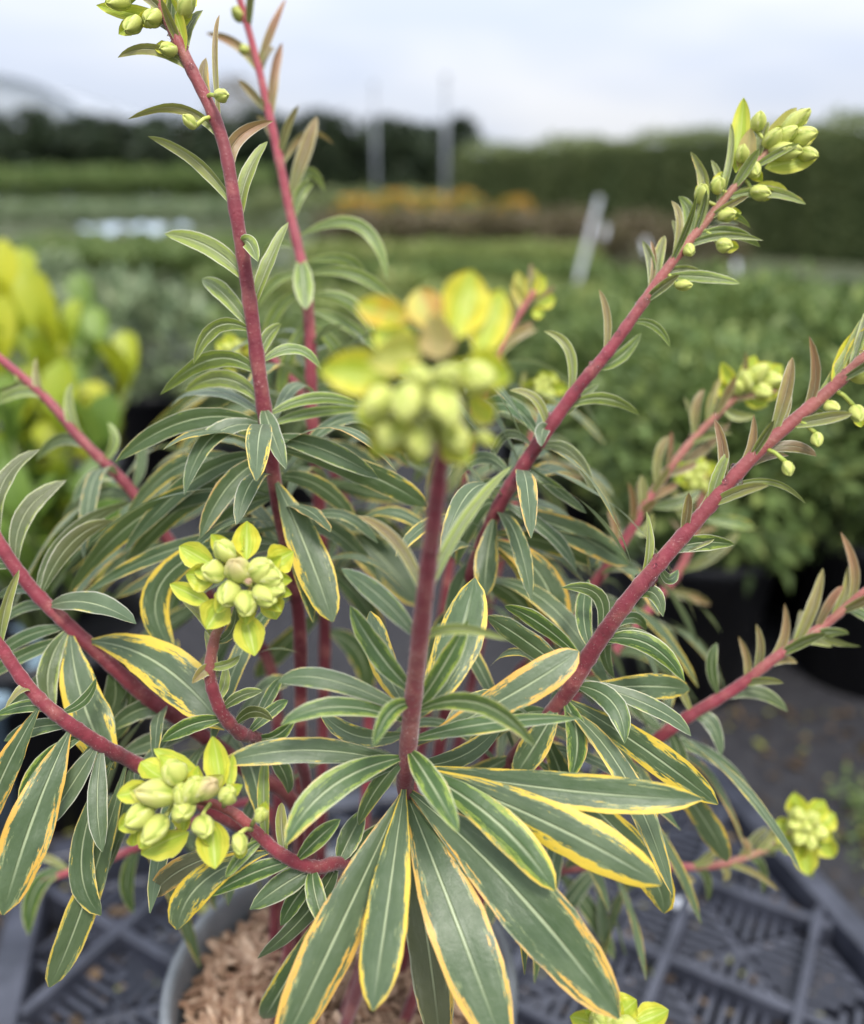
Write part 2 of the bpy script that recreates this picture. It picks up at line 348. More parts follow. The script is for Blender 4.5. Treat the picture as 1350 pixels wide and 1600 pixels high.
# ------------------------------------------------------------------ far setting
M_film = NT('polytunnel film').bsdf((0.60, 0.64, 0.70), 0.35, 0.4, 0.0, 0.35)
M_steel = plain('galvanised steel', (0.20, 0.22, 0.25), (0.30, 0.32, 0.35), 6.0, 0.45, 0.5)
M_white = plain('white plastic', (0.66, 0.70, 0.76), (0.78, 0.80, 0.84), 9.0, 0.35, 0.5)
M_bark = plain('bark', (0.05, 0.035, 0.025), (0.10, 0.075, 0.05), 8.0, 0.9, 0.2, bd=0.02, bs=0.8)
t = add('polytunnel', None, loc=(-26.5, 56, 0)); tag(t, 'pale rounded polytunnel rising behind the dark trees at far left', 'polytunnel')
V, F = [], []
for y in (0, 26):
    for i in range(25):
        a = math.pi * i / 24; V.append((8.2 * math.cos(a), y, 7.0 * math.sin(a) ** .9))
for i in range(24): F.append((i, i+1, 26+i, 25+i))
add('film_cover', mesh('film_cover', V, F, M_film), t)
add('end_wall', mesh('end_wall', [v for v in V[:25]], [tuple(range(25))], M_film), t).location = (0, .3, 0)
for y in (0.0, 8.0, 16.0):
    P = [(8.25 * math.cos(math.pi*i/24), y, 7.05 * math.sin(math.pi*i/24) ** .9) for i in range(25)]
    v, f, u = tube(P, [.06]*25, 6); add('hoop', mesh('hoop', v, f, M_steel), t)
# trees in the dark belt
def tree_proto(seed, h, rx, mat='tree', n=2600):
    r = random.Random(seed)
    root = add('tree', None)
    v, f, u = tube([(0,0,0),(.05,.03,h*.3),(-.03,.05,h*.62),(0,0,h*.92)], [.16,.13,.09,.03], 8)
    add('trunk', mesh('trunk', v, f, M_bark), root)
    lobes = []
    for i in range(26):
        z = r.uniform(.18, .93) * h; k = 1.0 - max(0, (z/h - .55)) * 1.1
        a = r.uniform(0, 6.28); q = rx * k * r.uniform(.25, .75); lobes.append((q*math.cos(a), q*math.sin(a), z, rx*r.uniform(.3,.5)*max(.5,k)))
    def shp(rr):
        l = rr.choice(lobes); d = nrm([rr.gauss(0,1), rr.gauss(0,1), rr.gauss(0,1)]); k = l[3] * (.5 + .5*rr.random())
        return (l[0]+d[0]*k, l[1]+d[1]*k, l[2]+d[2]*k*.9), d
    add('crown', leafcloud(n, shp, .34, seed+5, FM[mat], .6, name='crown'), root)
    return root
tp = [tree_proto(31, 5.0, 1.9), tree_proto(32, 4.5, 2.2), tree_proto(33, 5.3, 1.8)]
spots = []
for i in range(25):
    u = 40 + i * 28; d = 46 + 2.2 * math.sin(i * 1.7)
    spots.append((u, d, (1.0, .96, 1.03, .95, 1.02)[i % 5] * (.78 - .002 * i)))
for i, (u, d, s) in enumerate(spots):
    o = tp[i] if i < 3 else copy_tree(tp[i % 3]); x = (u - 675) / FPX * d
    o.location = (x, d, -0.05); o.scale = (s*1.5, s*1.3, s*1.08); o.rotation_euler = (0, 0, i * 1.3)
    tag(o, 'dark shelter belt tree, %s from the left across the back' % ORD[i], 'tree', 'trees of the dark shelter belt')
# pale bare tree poking above the belt
bt = add('tree', None, loc=(-11.4, 55, 0)); tag(bt, 'thin pale brown tree poking above the dark belt behind the pink stem', 'tree')
v, f, u = tube([(0,0,0),(.1,0,3),(0,.1,5.2)], [.12,.1,.04], 7); add('trunk', mesh('trunk', v, f, M_bark), bt)
add('crown', leafcloud(700, ellip(0,0,5.3,1.6,1.4,1.5), .35, 77, FM['brown'], .4, name='crown'), bt)
# long clipped hedge on the right
a0, a1 = np.array([5.9, 4.7]), np.array([0.30, 14.0]); hl = float(np.linalg.norm(a1 - a0)); ang = math.atan2(*(a1 - a0)[::-1])
hd = add('clipped_hedge', None, loc=(a0[0], a0[1], 0)); hd.rotation_euler = (0, 0, ang)
tag(hd, 'long clipped dark green hedge across the right of the background', 'hedge')
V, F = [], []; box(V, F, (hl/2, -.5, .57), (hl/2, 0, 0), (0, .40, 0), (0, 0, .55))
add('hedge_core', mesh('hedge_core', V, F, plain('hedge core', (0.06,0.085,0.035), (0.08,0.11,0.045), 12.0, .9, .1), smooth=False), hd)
def hs(r):
    x = r.uniform(0, hl); t = r.random(); bump = .035 * math.sin(x*3.1) + .03 * math.sin(x*7.3+1) + .02*math.sin(x*17)
    if t < .3: return (x, r.uniform(-.95, -.05), 1.16 + 1.4*bump + r.gauss(0, .02)), (0, 0, 1)
    return (x, -.06 + r.gauss(0, .03) + bump, r.uniform(0, 1.18)), (0, 1, .4)
tag(add('foliage', leafcloud(30000, hs, .062, 41, FM['hedge'], .5), hd), kind='stuff')

def row(name, label, cat, u0, u1, y, dep, h, mat, n, size, seed, asp=.4, core=(0.02, 0.03, 0.012), kind='stuff', z0=0.0, lump=0.0):
    """one planted row that reads as a continuous mass"""
    x0, x1 = (u0 - 675) / FPX * y, (u1 - 675) / FPX * y
    def shp(r):
        x = r.uniform(x0, x1); yy = y + r.uniform(0, dep); hh = h * (1 + lump * math.sin(x * 9 / max(.3, y*.12) + seed) * math.sin(x*3.7+yy*5)) 
        if r.random() < .6: return (x, yy, hh * r.uniform(.78, 1.06)), (0, -.1, 1)
        return (x, y + r.gauss(0, .02), hh * r.uniform(.05, 1)), (0, -1, .5)
    o = add(name, leafcloud(n, shp, size, seed, FM[mat], asp, name=name)); tag(o, label, cat, kind=kind); return o
row('shrub_bed', 'sage green shrub bed in front of the dark belt at left', 'plants', -120, 420, 24, 3.0, 1.05, 'mid', 5000, .20, 51, lump=.12)
row('nursery_bed', 'pale green low bed at the left in front of the shrub bed', 'plants', -120, 420, 15.5, 4.0, .36, 'sage', 5000, .12, 52, lump=.12)
row('nursery_bed', 'low green bed of young plants near the pale sheet', 'plants', -120, 380, 6.4, 2.6, .16, 'mid', 5000, .10, 53, lump=.25)
row('brown_bed', 'rusty brown row of dry plants below the orange shrubs', 'plants', 500, 900, 8.6, 1.0, .34, 'brown', 4200, .09, 54, lump=.2)
row('clipped_row', 'light green clipped row in front of the brown plants', 'plants', 470, 930, 6.4, .9, .20, 'light', 7000, .06, 55, lump=.06)
row('dark_row', 'dark green low row in front of the clipped light row', 'plants', 470, 960, 5.2, .5, .17, 'dark', 5000, .06, 56, lump=.1)
row('dark_row', 'dark green shrubs below the brown row in front of the trees', 'plants', 400, 760, 14.5, 2.0, .50, 'hedge', 3500, .14, 57, lump=.15)
row('pale_bed', 'wide pale green bed of low plants behind the dark shrubs at right', 'plants', 560, 1500, 2.75, 1.3, .21, 'light', 16000, .045, 58, lump=.10)
for i, (u, y, hgt) in enumerate([(560, 12.0, .52), (622, 11.6, .60), (672, 12.3, .56), (722, 11.5, .60), (795, 11.8, .52), (590, 12.9, .5)]):
    o = add('orange_shrub', None, loc=((u-675)/FPX*y, y, 0)); tag(o, 'orange flowering shrub, %s from the left before the dark trees' % ORD[[0, 2, 3, 4, 5, 1][i]], 'shrub', 'orange flowering shrubs')
    add('foliage', leafcloud(500, ellip(0, 0, hgt*.45, .26, .26, hgt*.5), .10, 60+i, FM['mid']), o)
    add('flowers', leafcloud(260, ellip(0, 0, hgt*.60, .24, .24, hgt*.42, .8), .07, 70+i, FM['orange'], .8, name='flowers'), o)['kind'] = 'stuff'
# dry plants along the hedge foot
for i, (u, y) in enumerate([(985, 7.2), (1075, 6.9), (880, 7.6)]):
    o = add('dry_grass_clump', leafcloud(420, ellip(0, 0, .2, .30, .2, .2), .16, 80+i, FM['brown'], .16, 1.2, name='dry_grass_clump'), loc=((u-675)/FPX*y, y, 0))
    tag(o, 'pale brown dry clump at the hedge foot, %s from the left' % ORD[[1, 2, 0][i]], 'grass clump', 'dry clumps along the hedge foot')
# poles, stake, sheet, labels
def pole(name, label, x, y, h, r):
    o = add(name, None, loc=(x, y, 0)); tag(o, label, 'pole')
    v, f, u = tube([(0,0,0),(0,0,h*.5),(0,0,h)], [r, r*.95, r*.9], 12); add('shaft', mesh('shaft', v, f, M_steel), o)
    v, f, u = tube([(0,0,0),(0,0,.16)], [r*1.7, r*1.5], 12); add('base_sleeve', mesh('base_sleeve', v, f, M_white), o)
    v, f, u = tube([(0,0,h),(0,0,h+.03)], [r*1.2, r*.8], 12); add('end_cap', mesh('end_cap', v, f, M_steel), o)
pole('metal_pole', 'tall grey metal pole right of the pair before the dark trees', .19, 13.2, 2.10, .034)
pole('metal_pole', 'thinner grey metal pole left of the pair before the dark trees', -1.0, 16.5, 2.35, .034)
st = add('white_stake', None, loc=(.74, 4.75, 0)); st.rotation_euler = (R(4), R(11), 0); tag(st, 'leaning white marker stake standing in the green rows', 'stake')
V, F = [], []; box(V, F, (0, 0, .30), (.011, 0, 0), (0, .008, 0), (0, 0, .31)); add('stake_board', mesh('stake_board', V, F, M_white, smooth=False), st)
V, F = [], []; box(V, F, (0, .016, -.05), (.02, 0, 0), (0, .01, 0), (0, 0, .12)); add('stake_point', mesh('stake_point', V, F, M_bark, smooth=False), st)
V, F = [], []
for j in range(5):
    for i in range(21): V.append((-4.05 + i*.052, 10.2 + j*.30, .22 + .03*math.sin(i*1.3+j) + .02*math.sin(j*2.2+i*.6)))
for j in range(4):
    for i in range(20): F.append((j*21+i, j*21+i+1, j*21+22+i, j*21+21+i))
tag(add('ground_sheet', mesh('ground_sheet', V, F, plain('pale sheet', (0.38, 0.47, 0.56), (0.50, 0.58, 0.66), 3.0, 0.35, 0.5))), 'pale bluish white plastic sheet lying between the beds at left', 'sheet')
lb = mesh('plant_label', *(lambda V, F: (box(V, F, (0, 0, .07), (.016, 0, 0), (0, .002, 0), (0, 0, .07)), box(V, F, (0, 0, -.03), (.006, 0, 0), (0, .0018, 0), (0, 0, .03)), (V, F))[-1])([], []), M_white, smooth=False)
for i, (u, v, d) in enumerate([(945, 350, 5.4), (1012, 372, 5.0), (1152, 405, 4.4), (1128, 470, 3.9), (1075, 468, 3.9)]):
    p = px(u, v, d); o = add('plant_label', lb, loc=(p[0], p[1], p[2]-.07)); o.rotation_euler = (R(-12), R((-1)**i * 9), R(14*i)); o.scale = (.75, .75, .45)
    tag(o, 'small white plant label among the rows at right, %s from the left' % ORD[[0, 1, 4, 3, 2][i]], 'label', 'white plant labels in the rows')

# ------------------------------------------------------------------ neighbouring potted plants (right block)
pv, pf = lathe([(.0, .0), (.082, 0), (.098, .185), (.106, .186), (.108, .205), (.100, .206), (.096, .185), (0.0, .18)], 28)
ME_pot = mesh('pot', pv, pf, M_black)
ME_fol = [leafcloud(3000, ellip(0, 0, .31, .155, .155, .14, .3), .026, 90+i, FM['dark'], .42) for i in range(4)]
ME_stem = mesh('stems', *tube([(0,0,.18),(.01,.0,.25),(0,.01,.34)], [.006,.005,.003], 6)[:2], M_bark)
k = 0
for j in range(5):
    for i in range(8):
        x = .34 + i * .225 + .03*math.sin(j*3+i) + (j % 2)*.1 - j*.02; y = 1.03 + j * .225 + .02*math.sin(i*2.1)
        o = add('potted_shrub', None, loc=(x, y, 0), rz=k*1.1); o.scale = (1, 1, 1 + .06*math.sin(k*2.3))
        add('pot', ME_pot, o); add('foliage', ME_fol[k % 4], o); add('main_stem', ME_stem, o)
        tag(o, 'dark green potted plant, %s from the left in the %s row of the right block' % (ORD[i], ORD[j]), 'potted plant', 'dark green potted plants in the right block'); k += 1
# left: golden shrub with big leaves, and green neighbours
def broadleaf(l, wd, seed):
    r = random.Random(seed); V, F = [], []
    for i in range(7):
        t = i / 6; ww = wd * (t ** .7) * ((1 - t) ** .42) * 1.9
        for q in (-1, -.5, 0, .5, 1): V.append((q*ww*.5, t*l, .10*l*math.sin(t*2.4) + abs(q)*ww*.18))
    for i in range(6):
        for q in range(4): F.append((i*5+q, i*5+q+1, i*5+q+6, i*5+q+5))
    return mesh('leaf', V, F, None)
def broad_shrub(name, label, loc, tops, mat, seed, l=.085):
    o = add(name, None, loc=loc); tag(o, label, 'shrub'); r = random.Random(seed)
    lm = broadleaf(l, l*.52, seed); lm.materials.append(mat)
    v, f = lathe([(0,0),(.085,0),(.10,.185),(.108,.186),(.11,.205),(.10,.205),(.096,.18),(0,.18)], 24); add('pot', mesh('pot', v, f, M_black), o)
    for (x, y, z, n) in tops:
        v, f, u = tube([(x*.15, y*.15, .18), (x*.6, y*.6, .18+(z-.18)*.6), (x, y, z)], [.006,.005,.003], 6); s_ = add('stem', mesh('stem', v, f, FMs), o)
        for i in range(n):
            t = 1 - i / n * .75; p = np.array([x*(.15+.85*t), y*(.15+.85*t), .18+(z-.18)*t]); a = i*2.4 + r.uniform(-.3,.3)
            lf = add('leaf', lm, s_, loc=p); lf.rotation_euler = (R(r.uniform(10, 62) if i > 2 else r.uniform(50, 82)), R(r.uniform(-15,15)), a); k_ = r.uniform(.7, 1.15); lf.scale = (k_, k_, k_)
FMs = plain('green stem', (0.12,0.16,0.05), (0.2,0.24,0.08), 30.0)
M_gold = plain('golden leaf', (0.24, 0.34, 0.03), (0.54, 0.52, 0.03), 14.0, .4, .4, trans=.3, rnd=True)
M_green = plain('green broad leaf', (0.07, 0.14, 0.025), (0.22, 0.32, 0.05), 14.0, .4, .4, trans=.25, rnd=True)
broad_shrub('golden_shrub', 'golden yellow broad leaved shrub blurred at the left edge', (-.46, .93, 0), [(.00,.0,.49,15),(.07,-.03,.47,14),(-.07,.02,.47,14),(.03,-.08,.45,14),(-.02,.09,.48,13),(.12,.04,.42,13),(-.12,-.03,.44,13),(.10,-.1,.39,13),(.05,.06,.46,13),(-.06,-.08,.42,13)], M_gold, 5, .078)
broad_shrub('green_shrub', 'bright green broad leaved shrub below the golden one at left', (-.40, .80, 0), [(0,0,.40,9),(.07,.03,.37,9),(-.07,-.02,.36,8),(.03,-.07,.33,9),(-.03,.08,.38,8),(.10,-.05,.32,8),(-.10,.05,.34,8)], M_green, 6, .075)
broad_shrub('green_shrub', 'green broad leaved shrub standing behind the golden one at left', (-.62, 1.35, 0), [(0,0,.46,9),(.08,.03,.43,9),(-.08,-.02,.42,8),(.03,-.08,.40,9),(-.03,.08,.45,8),(.12,-.05,.39,8)], M_green, 8, .07)
for i, (x, y, s) in enumerate([(-.30, 1.55, 1.0), (-.62, 1.9, 1.05), (-.2, 2.1, .95), (-1.1, 1.7, 1.05), (-.9, 2.4, 1.0), (-.42, 2.6, .95), (-1.5, 2.3, 1.05), (-1.3, 3.0, 1.0), (-.1, 2.9, .9), (-.75, 3.2, .9)]):
    o = add('potted_shrub', None, loc=(x, y, 0), rz=i*.9); o.scale = (s, s, s)
    add('pot', ME_pot, o)
    me = leafcloud(800, ellip(0, 0, .29, .14, .14, .12, .3), .045, 120+i, FM[('mid','sage','light')[i % 3]], .45); add('foliage', me, o); add('main_stem', ME_stem, o)
    tag(o, 'loose green potted plant behind the left stems, %s nearest the camera' % ORD[[0, 2, 3, 1, 5, 6, 4, 8, 7, 9][i]], 'potted plant', 'potted plants behind the left stems')
bp = add('blue_pot', None, loc=(-.50, .735, 0)); tag(bp, 'pale blue plastic pot half hidden at the left edge', 'pot')
v, f = lathe([(0,0),(.08,0),(.10,.16),(.112,.162),(.114,.185),(.105,.186),(.10,.16),(0,.15)], 32); add('pot_wall', mesh('pot_wall', v, f, M_blue), bp)
v, f = lathe([(.0,.168),(.05,.172),(.1,.165)], 24); add('soil', mesh('soil', v, f, M_soil), bp)
V, F = [], []
o = add('moss_patch', leafcloud(1500, ellip(.52, .70, .0, .10, .12, .025), .012, 140, FM['mid'], .5, name='moss_patch')); tag(o, 'yellow green mossy weeds on the ground right of the tray', 'moss', kind='stuff')
# ------------------------------------------------------------------ plastic tray under the pot
TA = R(15); TX, TY = np.array([math.cos(TA), math.sin(TA)]), np.array([math.sin(TA), -math.cos(TA)]); TO = np.array([-.362, .634])
TW, TL = .665, .80
tr = add('plastic_tray', None, loc=(0, 0, 0)); tag(tr, 'dark grey slotted plastic tray on the ground under the pot', 'tray')
def tw(a, b): return TO + TX * a + TY * b
def inside(p, m=0.0):
    q = np.asarray(p) - TO; a, b = q @ TX, q @ TY
    return m < a < TW - m and m < b < TL - m
def bar(name, p, q, wd, z0, z1, parent, mat=M_tray):
    p, q = np.asarray(p, float), np.asarray(q, float); d = q - p; l = np.linalg.norm(d); d /= l; n = np.array([-d[1], d[0]])
    V, F = [], []; c = (p + q) / 2
    box(V, F, (c[0], c[1], (z0+z1)/2), (d[0]*l/2, d[1]*l/2, 0), (n[0]*wd/2, n[1]*wd/2, 0), (0, 0, (z1-z0)/2))
    o = add(name, mesh(name, V, F, mat, smooth=False), parent)
    bv = o.modifiers.new('b', 'BEVEL'); bv.width = min(.0015, wd*.2); bv.segments = 1
    return o
bar('rim', tw(0, 0), tw(0, TL), .026, .002, .054, tr); bar('rim', tw(TW, 0), tw(TW, TL), .022, .002, .054, tr)
bar('rim', tw(.0131, 0), tw(TW-.0112, 0), .022, .002, .0535, tr)
DA, DB = np.array([math.cos(R(60)), math.sin(R(60))]), np.array([math.cos(R(-30)), math.sin(R(-30))])
A0 = np.array([.16, .479]); CELL = .10
# lattice origin where rib A0 crosses rib B0
B0 = np.array([.145, .551]); tt = np.linalg.solve(np.stack([DA, -DB], 1), B0 - A0); O = A0 + DA * tt[0]
def clip(p, d):
    ts = [t for t in np.linspace(-1.4, 1.4, 1401) if inside(p + d*t, .012)]
    return (p + d*ts[0], p + d*ts[-1]) if len(ts) > 5 else None
for i in range(-9, 9):
    for dv, ov, z in ((DA, DB, .0500), (DB, DA, .0475)):
        c = clip(O + ov * CELL * i, dv)
        if c is not None and np.linalg.norm(c[1]-c[0]) > .03: bar('divider_rib', c[0], c[1], .0085, .012, z, tr)
slats = []
for i in range(-9, 9):
    for j in range(-9, 9):
        c = O + DB * CELL * (i + .5) + DA * CELL * (j + .5)
        if not inside(c, -.03) : continue
        for dv, ov in ((DA, DB), (DB, DA)):
            for sg_ in (-1, 1):
                for m in range(-4, 5):
                    off = m * .0098; a, b = max(abs(off) + .004, .008), .0455
                    if b - a < .006: continue
                    p, q = c + ov*off + dv*sg_*a, c + ov*off + dv*sg_*b; mid = (p+q)/2
                    if not inside(p, .012) or not inside(q, .012): continue
                    if np.hypot(mid[0]+.046, mid[1]-.33) < .055: continue
                    uu, vv, dd = proj((mid[0], mid[1], .03))
                    if -40 < uu < 1390 and vv < 1660: slats.append((p, q, dd, uu, vv))
        for e in (DA + DB, DA - DB):
            e = e / np.linalg.norm(e); p, q = c - e*.06, c + e*.06; mid = c
            uu, vv, dd = proj((mid[0], mid[1], .03))
            if inside(p, .012) and inside(q, .012) and -60 < uu < 1410 and vv < 1700: bar('diagonal_bar', p, q, .0075, .016, .0318 if e[0] > .5 else .0310, tr)
def vis(s): return s[2] + (0.5 if 560 < s[3] < 860 or s[4] < 1250 else 0)
slats.sort(key=vis)
smesh = {}
for s in slats[:298]:
    l = round(float(np.linalg.norm(s[1]-s[0])), 4)
    if l not in smesh:
        V, F = [], []; box(V, F, (0,0,0), (l/2,0,0), (0,.0024,0), (0,0,.014)); smesh[l] = mesh('slat', V, F, M_tray, smooth=False)
    c = (s[0]+s[1])/2; d = s[1]-s[0]; add('slat', smesh[l], tr, loc=(c[0], c[1], .0205), rz=math.atan2(d[1], d[0]))
if len(slats) > 298:
    V, F = [], []
    for s in slats[298:]:
        c = (s[0]+s[1])/2; d = (s[1]-s[0])/2; n = nrm([-d[1], d[0]])*.0026; box(V, F, (c[0], c[1], .0205), (d[0], d[1], 0), (n[0], n[1], 0), (0,0,.014))
    tag(add('slat_grid', mesh('slat_grid', V, F, M_tray, smooth=False), tr), kind='stuff')
p = px(1082, 1296, .72); v, f = lathe([(0,-.008),(.010,-.006),(.013,0),(.010,.005),(0,.007)], 14)
o = add('bright_spot_piece', mesh('bright_spot_piece', v, f, M_white), loc=(p[0], p[1], .042)); o.scale = (.75, .55, .6); tag(o, 'small added white piece standing for a bright spot in the slotted tray', 'bright spot')  # added white piece, stands in for a bright spot on the tray
# ------------------------------------------------------------------ the pot and its mulch
PC = (-.046, .330); PK = .66; PZ = .0505
pot = add('plant_pot', None, loc=(PC[0], PC[1], PZ)); tag(pot, 'round grey plastic pot holding the variegated plant', 'pot')
v, f = lathe([(r*PK, z) for r, z in [(0, 0), (.096, 0), (.100, .004), (.1255, .175)]], 72); add('pot_wall', mesh('pot_wall', v, f, M_pot), pot)
v, f = lathe([(r - .0455, z) for r, z in [(.1275, .172), (.1325, .174), (.1345, .180), (.1350, .193), (.1338, .1985), (.1310, .2005), (.1285, .1985), (.1275, .192), (.1265, .150)]], 96); add('rim', mesh('rim', v, f, M_pot), pot)
MZ = PZ + .172
M_chip = (lambda s: s.bsdf(s.mix(s.step(s.noise(s.n('ShaderNodeTexCoord').outputs['Object'], 300.0, 4.0), .3, .7),
      s.mix(s.n('ShaderNodeObjectInfo').outputs['Random'], (0.13, 0.065, 0.038), (0.42, 0.26, 0.16)), s.mix(s.n('ShaderNodeObjectInfo').outputs['Random'], (0.26, 0.14, 0.08), (0.62, 0.46, 0.33))), .7, .3, 0, 0, None,
      s.noise(s.n('ShaderNodeTexCoord').outputs['Object'], 900.0, 3.0), .0006, .7))(NT('wood chip'))
M_chip2 = (lambda s: (lambda sa: s.bsdf(s.mix(sa.outputs[0], (0.10, 0.05, 0.03), (0.52, 0.36, 0.24)), .75, .3))((lambda at, sa: (s.l(at.outputs['Color'], sa.inputs[0]), sa)[1])(s.n('ShaderNodeAttribute', attribute_name='lp'), s.n('ShaderNodeSeparateColor'))))(NT('wood chip bed'))
mul = add('wood_chip_mulch', None, loc=(PC[0], PC[1], MZ)); tag(mul, 'pale brown wood chip mulch filling the grey pot', 'mulch')
v, f = lathe([(0, .006), (.04, .003), (.0808, -.006)], 48); add('soil', mesh('soil', v, f, M_soil), mul)
def chipmesh(r):
    l, wd, th = r.uniform(.004, .0125), r.uniform(.0011, .0030), r.uniform(.0006, .0014)
    V, F = [], []; n = 4
    for i in range(n):
        t = i/(n-1) - .5; k = (.55 if i in (0, n-1) else 1) * r.uniform(.7, 1.1); b = .0012 * r.uniform(-1, 1)
        for sy, sz in ((-1,-1),(1,-1),(1,1),(-1,1)): V.append((t*l*2 + r.uniform(-.0008,.0008), sy*wd*k + r.uniform(-.0004,.0004), sz*th*k + b))
    for i in range(n-1):
        for q in range(4): F.append((i*4+q, i*4+(q+1) % 4, (i+1)*4+(q+1) % 4, (i+1)*4+q))
    F += [(3,2,1,0), tuple((n-1)*4+q for q in range(4))]
    return V, F
cr_ = random.Random(3); cm = []
for i in range(28):
    V, F = chipmesh(cr_); cm.append((mesh('wood_chip', V, F, M_chip, smooth=False), V, F))
chips = []
for i in range(1000):
    a, q = cr_.uniform(0, 6.283), .076 * math.sqrt(cr_.random())
    x, y = q*math.cos(a), q*math.sin(a); z = .006 + .004*cr_.random() + .006*cr_.random()*(1 if q < .065 else .4) + .004*(1-(q/.08)**2)
    chips.append((x, y, z, cr_.uniform(0, 6.28), cr_.gauss(0, .38), cr_.gauss(0, .38), cr_.randrange(28)))
def chipkey(c):
    uu, vv, dd = proj((c[0]+PC[0], c[1]+PC[1], c[2]+MZ)); vis_ = 255 < uu < 470 and vv < 1620
    return (0 if vis_ else 1, -c[2])
chips.sort(key=chipkey)
V, F, A = [], [], []
for i, c in enumerate(chips):
    if i < 290:
        o = add('wood_chip', cm[c[6]][0], mul, loc=(c[0], c[1], c[2])); o.rotation_euler = (c[4], c[5], c[3])
    else:
        m = Matrix.Translation(c[:3]) @ Matrix.Rotation(c[3], 4, 'Z') @ Matrix.Rotation(c[5], 4, 'Y') @ Matrix.Rotation(c[4], 4, 'X'); b = len(V); cc = (cr_.random(),)*3 + (1,)
        for q in cm[c[6]][1]: V.append(m @ Vector(tuple(q))); A.append(cc)
        F += [[b+j for j in ff] for ff in cm[c[6]][2]]
tag(add('wood_chip_bed', mesh('wood_chip_bed', V, F, M_chip2, lp=A, smooth=False), mul), kind='stuff')
# crumbs of compost, chips and dead leaf bits spilt over the tray and the ground beside it
V, F, A = [], [], []; kr = random.Random(91)
for i in range(1500):
    q = kr.random(); x, y = kr.uniform(-.42, .55), kr.uniform(.40, .95); z = .0315 if inside((x, y), .02) else .003
    if math.hypot(x-PC[0], y-PC[1]) < .075: continue
    k = kr.uniform(.0008, .0026) if q < .9 else kr.uniform(.003, .006); a = kr.uniform(0, 6.28); b = len(V)
    e1, e2 = np.array([math.cos(a)*k*1.6, math.sin(a)*k*1.6, kr.uniform(-.3,.3)*k]), np.array([-math.sin(a)*k*.7, math.cos(a)*k*.7, 0])
    box(V, F, (x, y, z + k*.4), e1, e2, (0, 0, k*.35)); A += [(kr.random()**2, kr.random(), 0, 1)]*8
tag(add('compost_crumbs', mesh('compost_crumbs', V, F, foliage_material('compost crumbs', (0.03, 0.02, 0.012), (0.20, 0.13, 0.07), (0.24, 0.25, 0.06), 0.0, .8), lp=A, smooth=False)), 'crumbs of compost and leaf bits spilt over the tray', 'compost', kind='stuff')
# ------------------------------------------------------------------ the variegated plant
PB = np.array([PC[0], PC[1], MZ + .008])
plant = add('variegated_plant', None, loc=tuple(PB)); tag(plant, 'tall variegated plant with red stems and yellow edged leaves growing in the grey pot', 'plant')
INV = Matrix.Translation(-Vector(tuple(PB)))
def catmull(P, n=6):
    P = [np.asarray(p, float) for p in P]; Q = [2*P[0]-P[1]] + P + [2*P[-1]-P[-2]]; out_ = []
    for i in range(1, len(Q)-2):
        for k in range(n):
            t = k/n; a, b, c, d = Q[i-1], Q[i], Q[i+1], Q[i+2]
            out_.append(.5*((2*b) + (c-a)*t + (2*a-5*b+4*c-d)*t*t + (3*b-a-3*c+d)*t**3))
    out_.append(P[-1]); return out_
class Stem:
    def __init__(s, knots, base, r0, r1, pink0=.8, pink1=.1, olive=0.0, hairs=0, label=None):
        base = (base[0]*.75 - .040, .330 + (base[1]-.335)*.7, base[2])
        W = [px(*k) for k in knots] + [np.array(base, float)]
        s.P = catmull(W, 9); n = len(s.P); s.px_ = np.array([proj(p) for p in s.P])
        rad = []
        for i in range(n):
            t = i/(n-1); rad.append(.70*(r0*.84 + (r1-r0*.84)*min(1, t*1.6)) * (1 + rng.uniform(-.03,.03) + (.10 if i % 5 == 0 else 0)))
        s.rad = rad
        V, F, UV = tube(s.P, rad, 14)
        A = []
        for i in range(n):
            t = i/(n-1); pk = pink0 + (pink1-pink0)*min(1, t*1.25) + rng.uniform(-.13, .13); ol = olive*max(0, 1-t*2.4)
            A += [(rng.random(), pk, ol, 1)]*14
        s.o = add('stem', mesh('stem', V, F, M_stem, UV, A), plant); s.o.matrix_parent_inverse = INV
        if label: s.o['label'] = label
        if hairs:
            HV, HF = [], []
            for h in range(hairs):
                i = rng.randrange(0, max(2, int(n*.72))); t = rng.random(); p = s.P[i]*(1-t) + s.P[i+1]*t; ax = nrm(s.P[i+1]-s.P[i])
                d = nrm(np.cross(ax, [rng.gauss(0,1), rng.gauss(0,1), rng.gauss(0,1)])); b = p + d*rad[i]*.97; d2 = nrm(d + ax*rng.uniform(-.5,.5)); l = rng.uniform(.0004, .0011); q = nrm(np.cross(d2, ax))*.000035
                k = len(HV); HV += [b-q, b+q, b+d2*l]; HF.append((k, k+1, k+2))
            tag(add('stem_hairs', mesh('stem_hairs', HV, HF, M_hair, smooth=False), s.o), kind='stuff')
    def near(s, u, v):
        d = np.hypot(s.px_[:,0]-u, s.px_[:,1]-v); i = int(d.argmin()); return i, float(d[i])
MASS = ([], [], [], [])
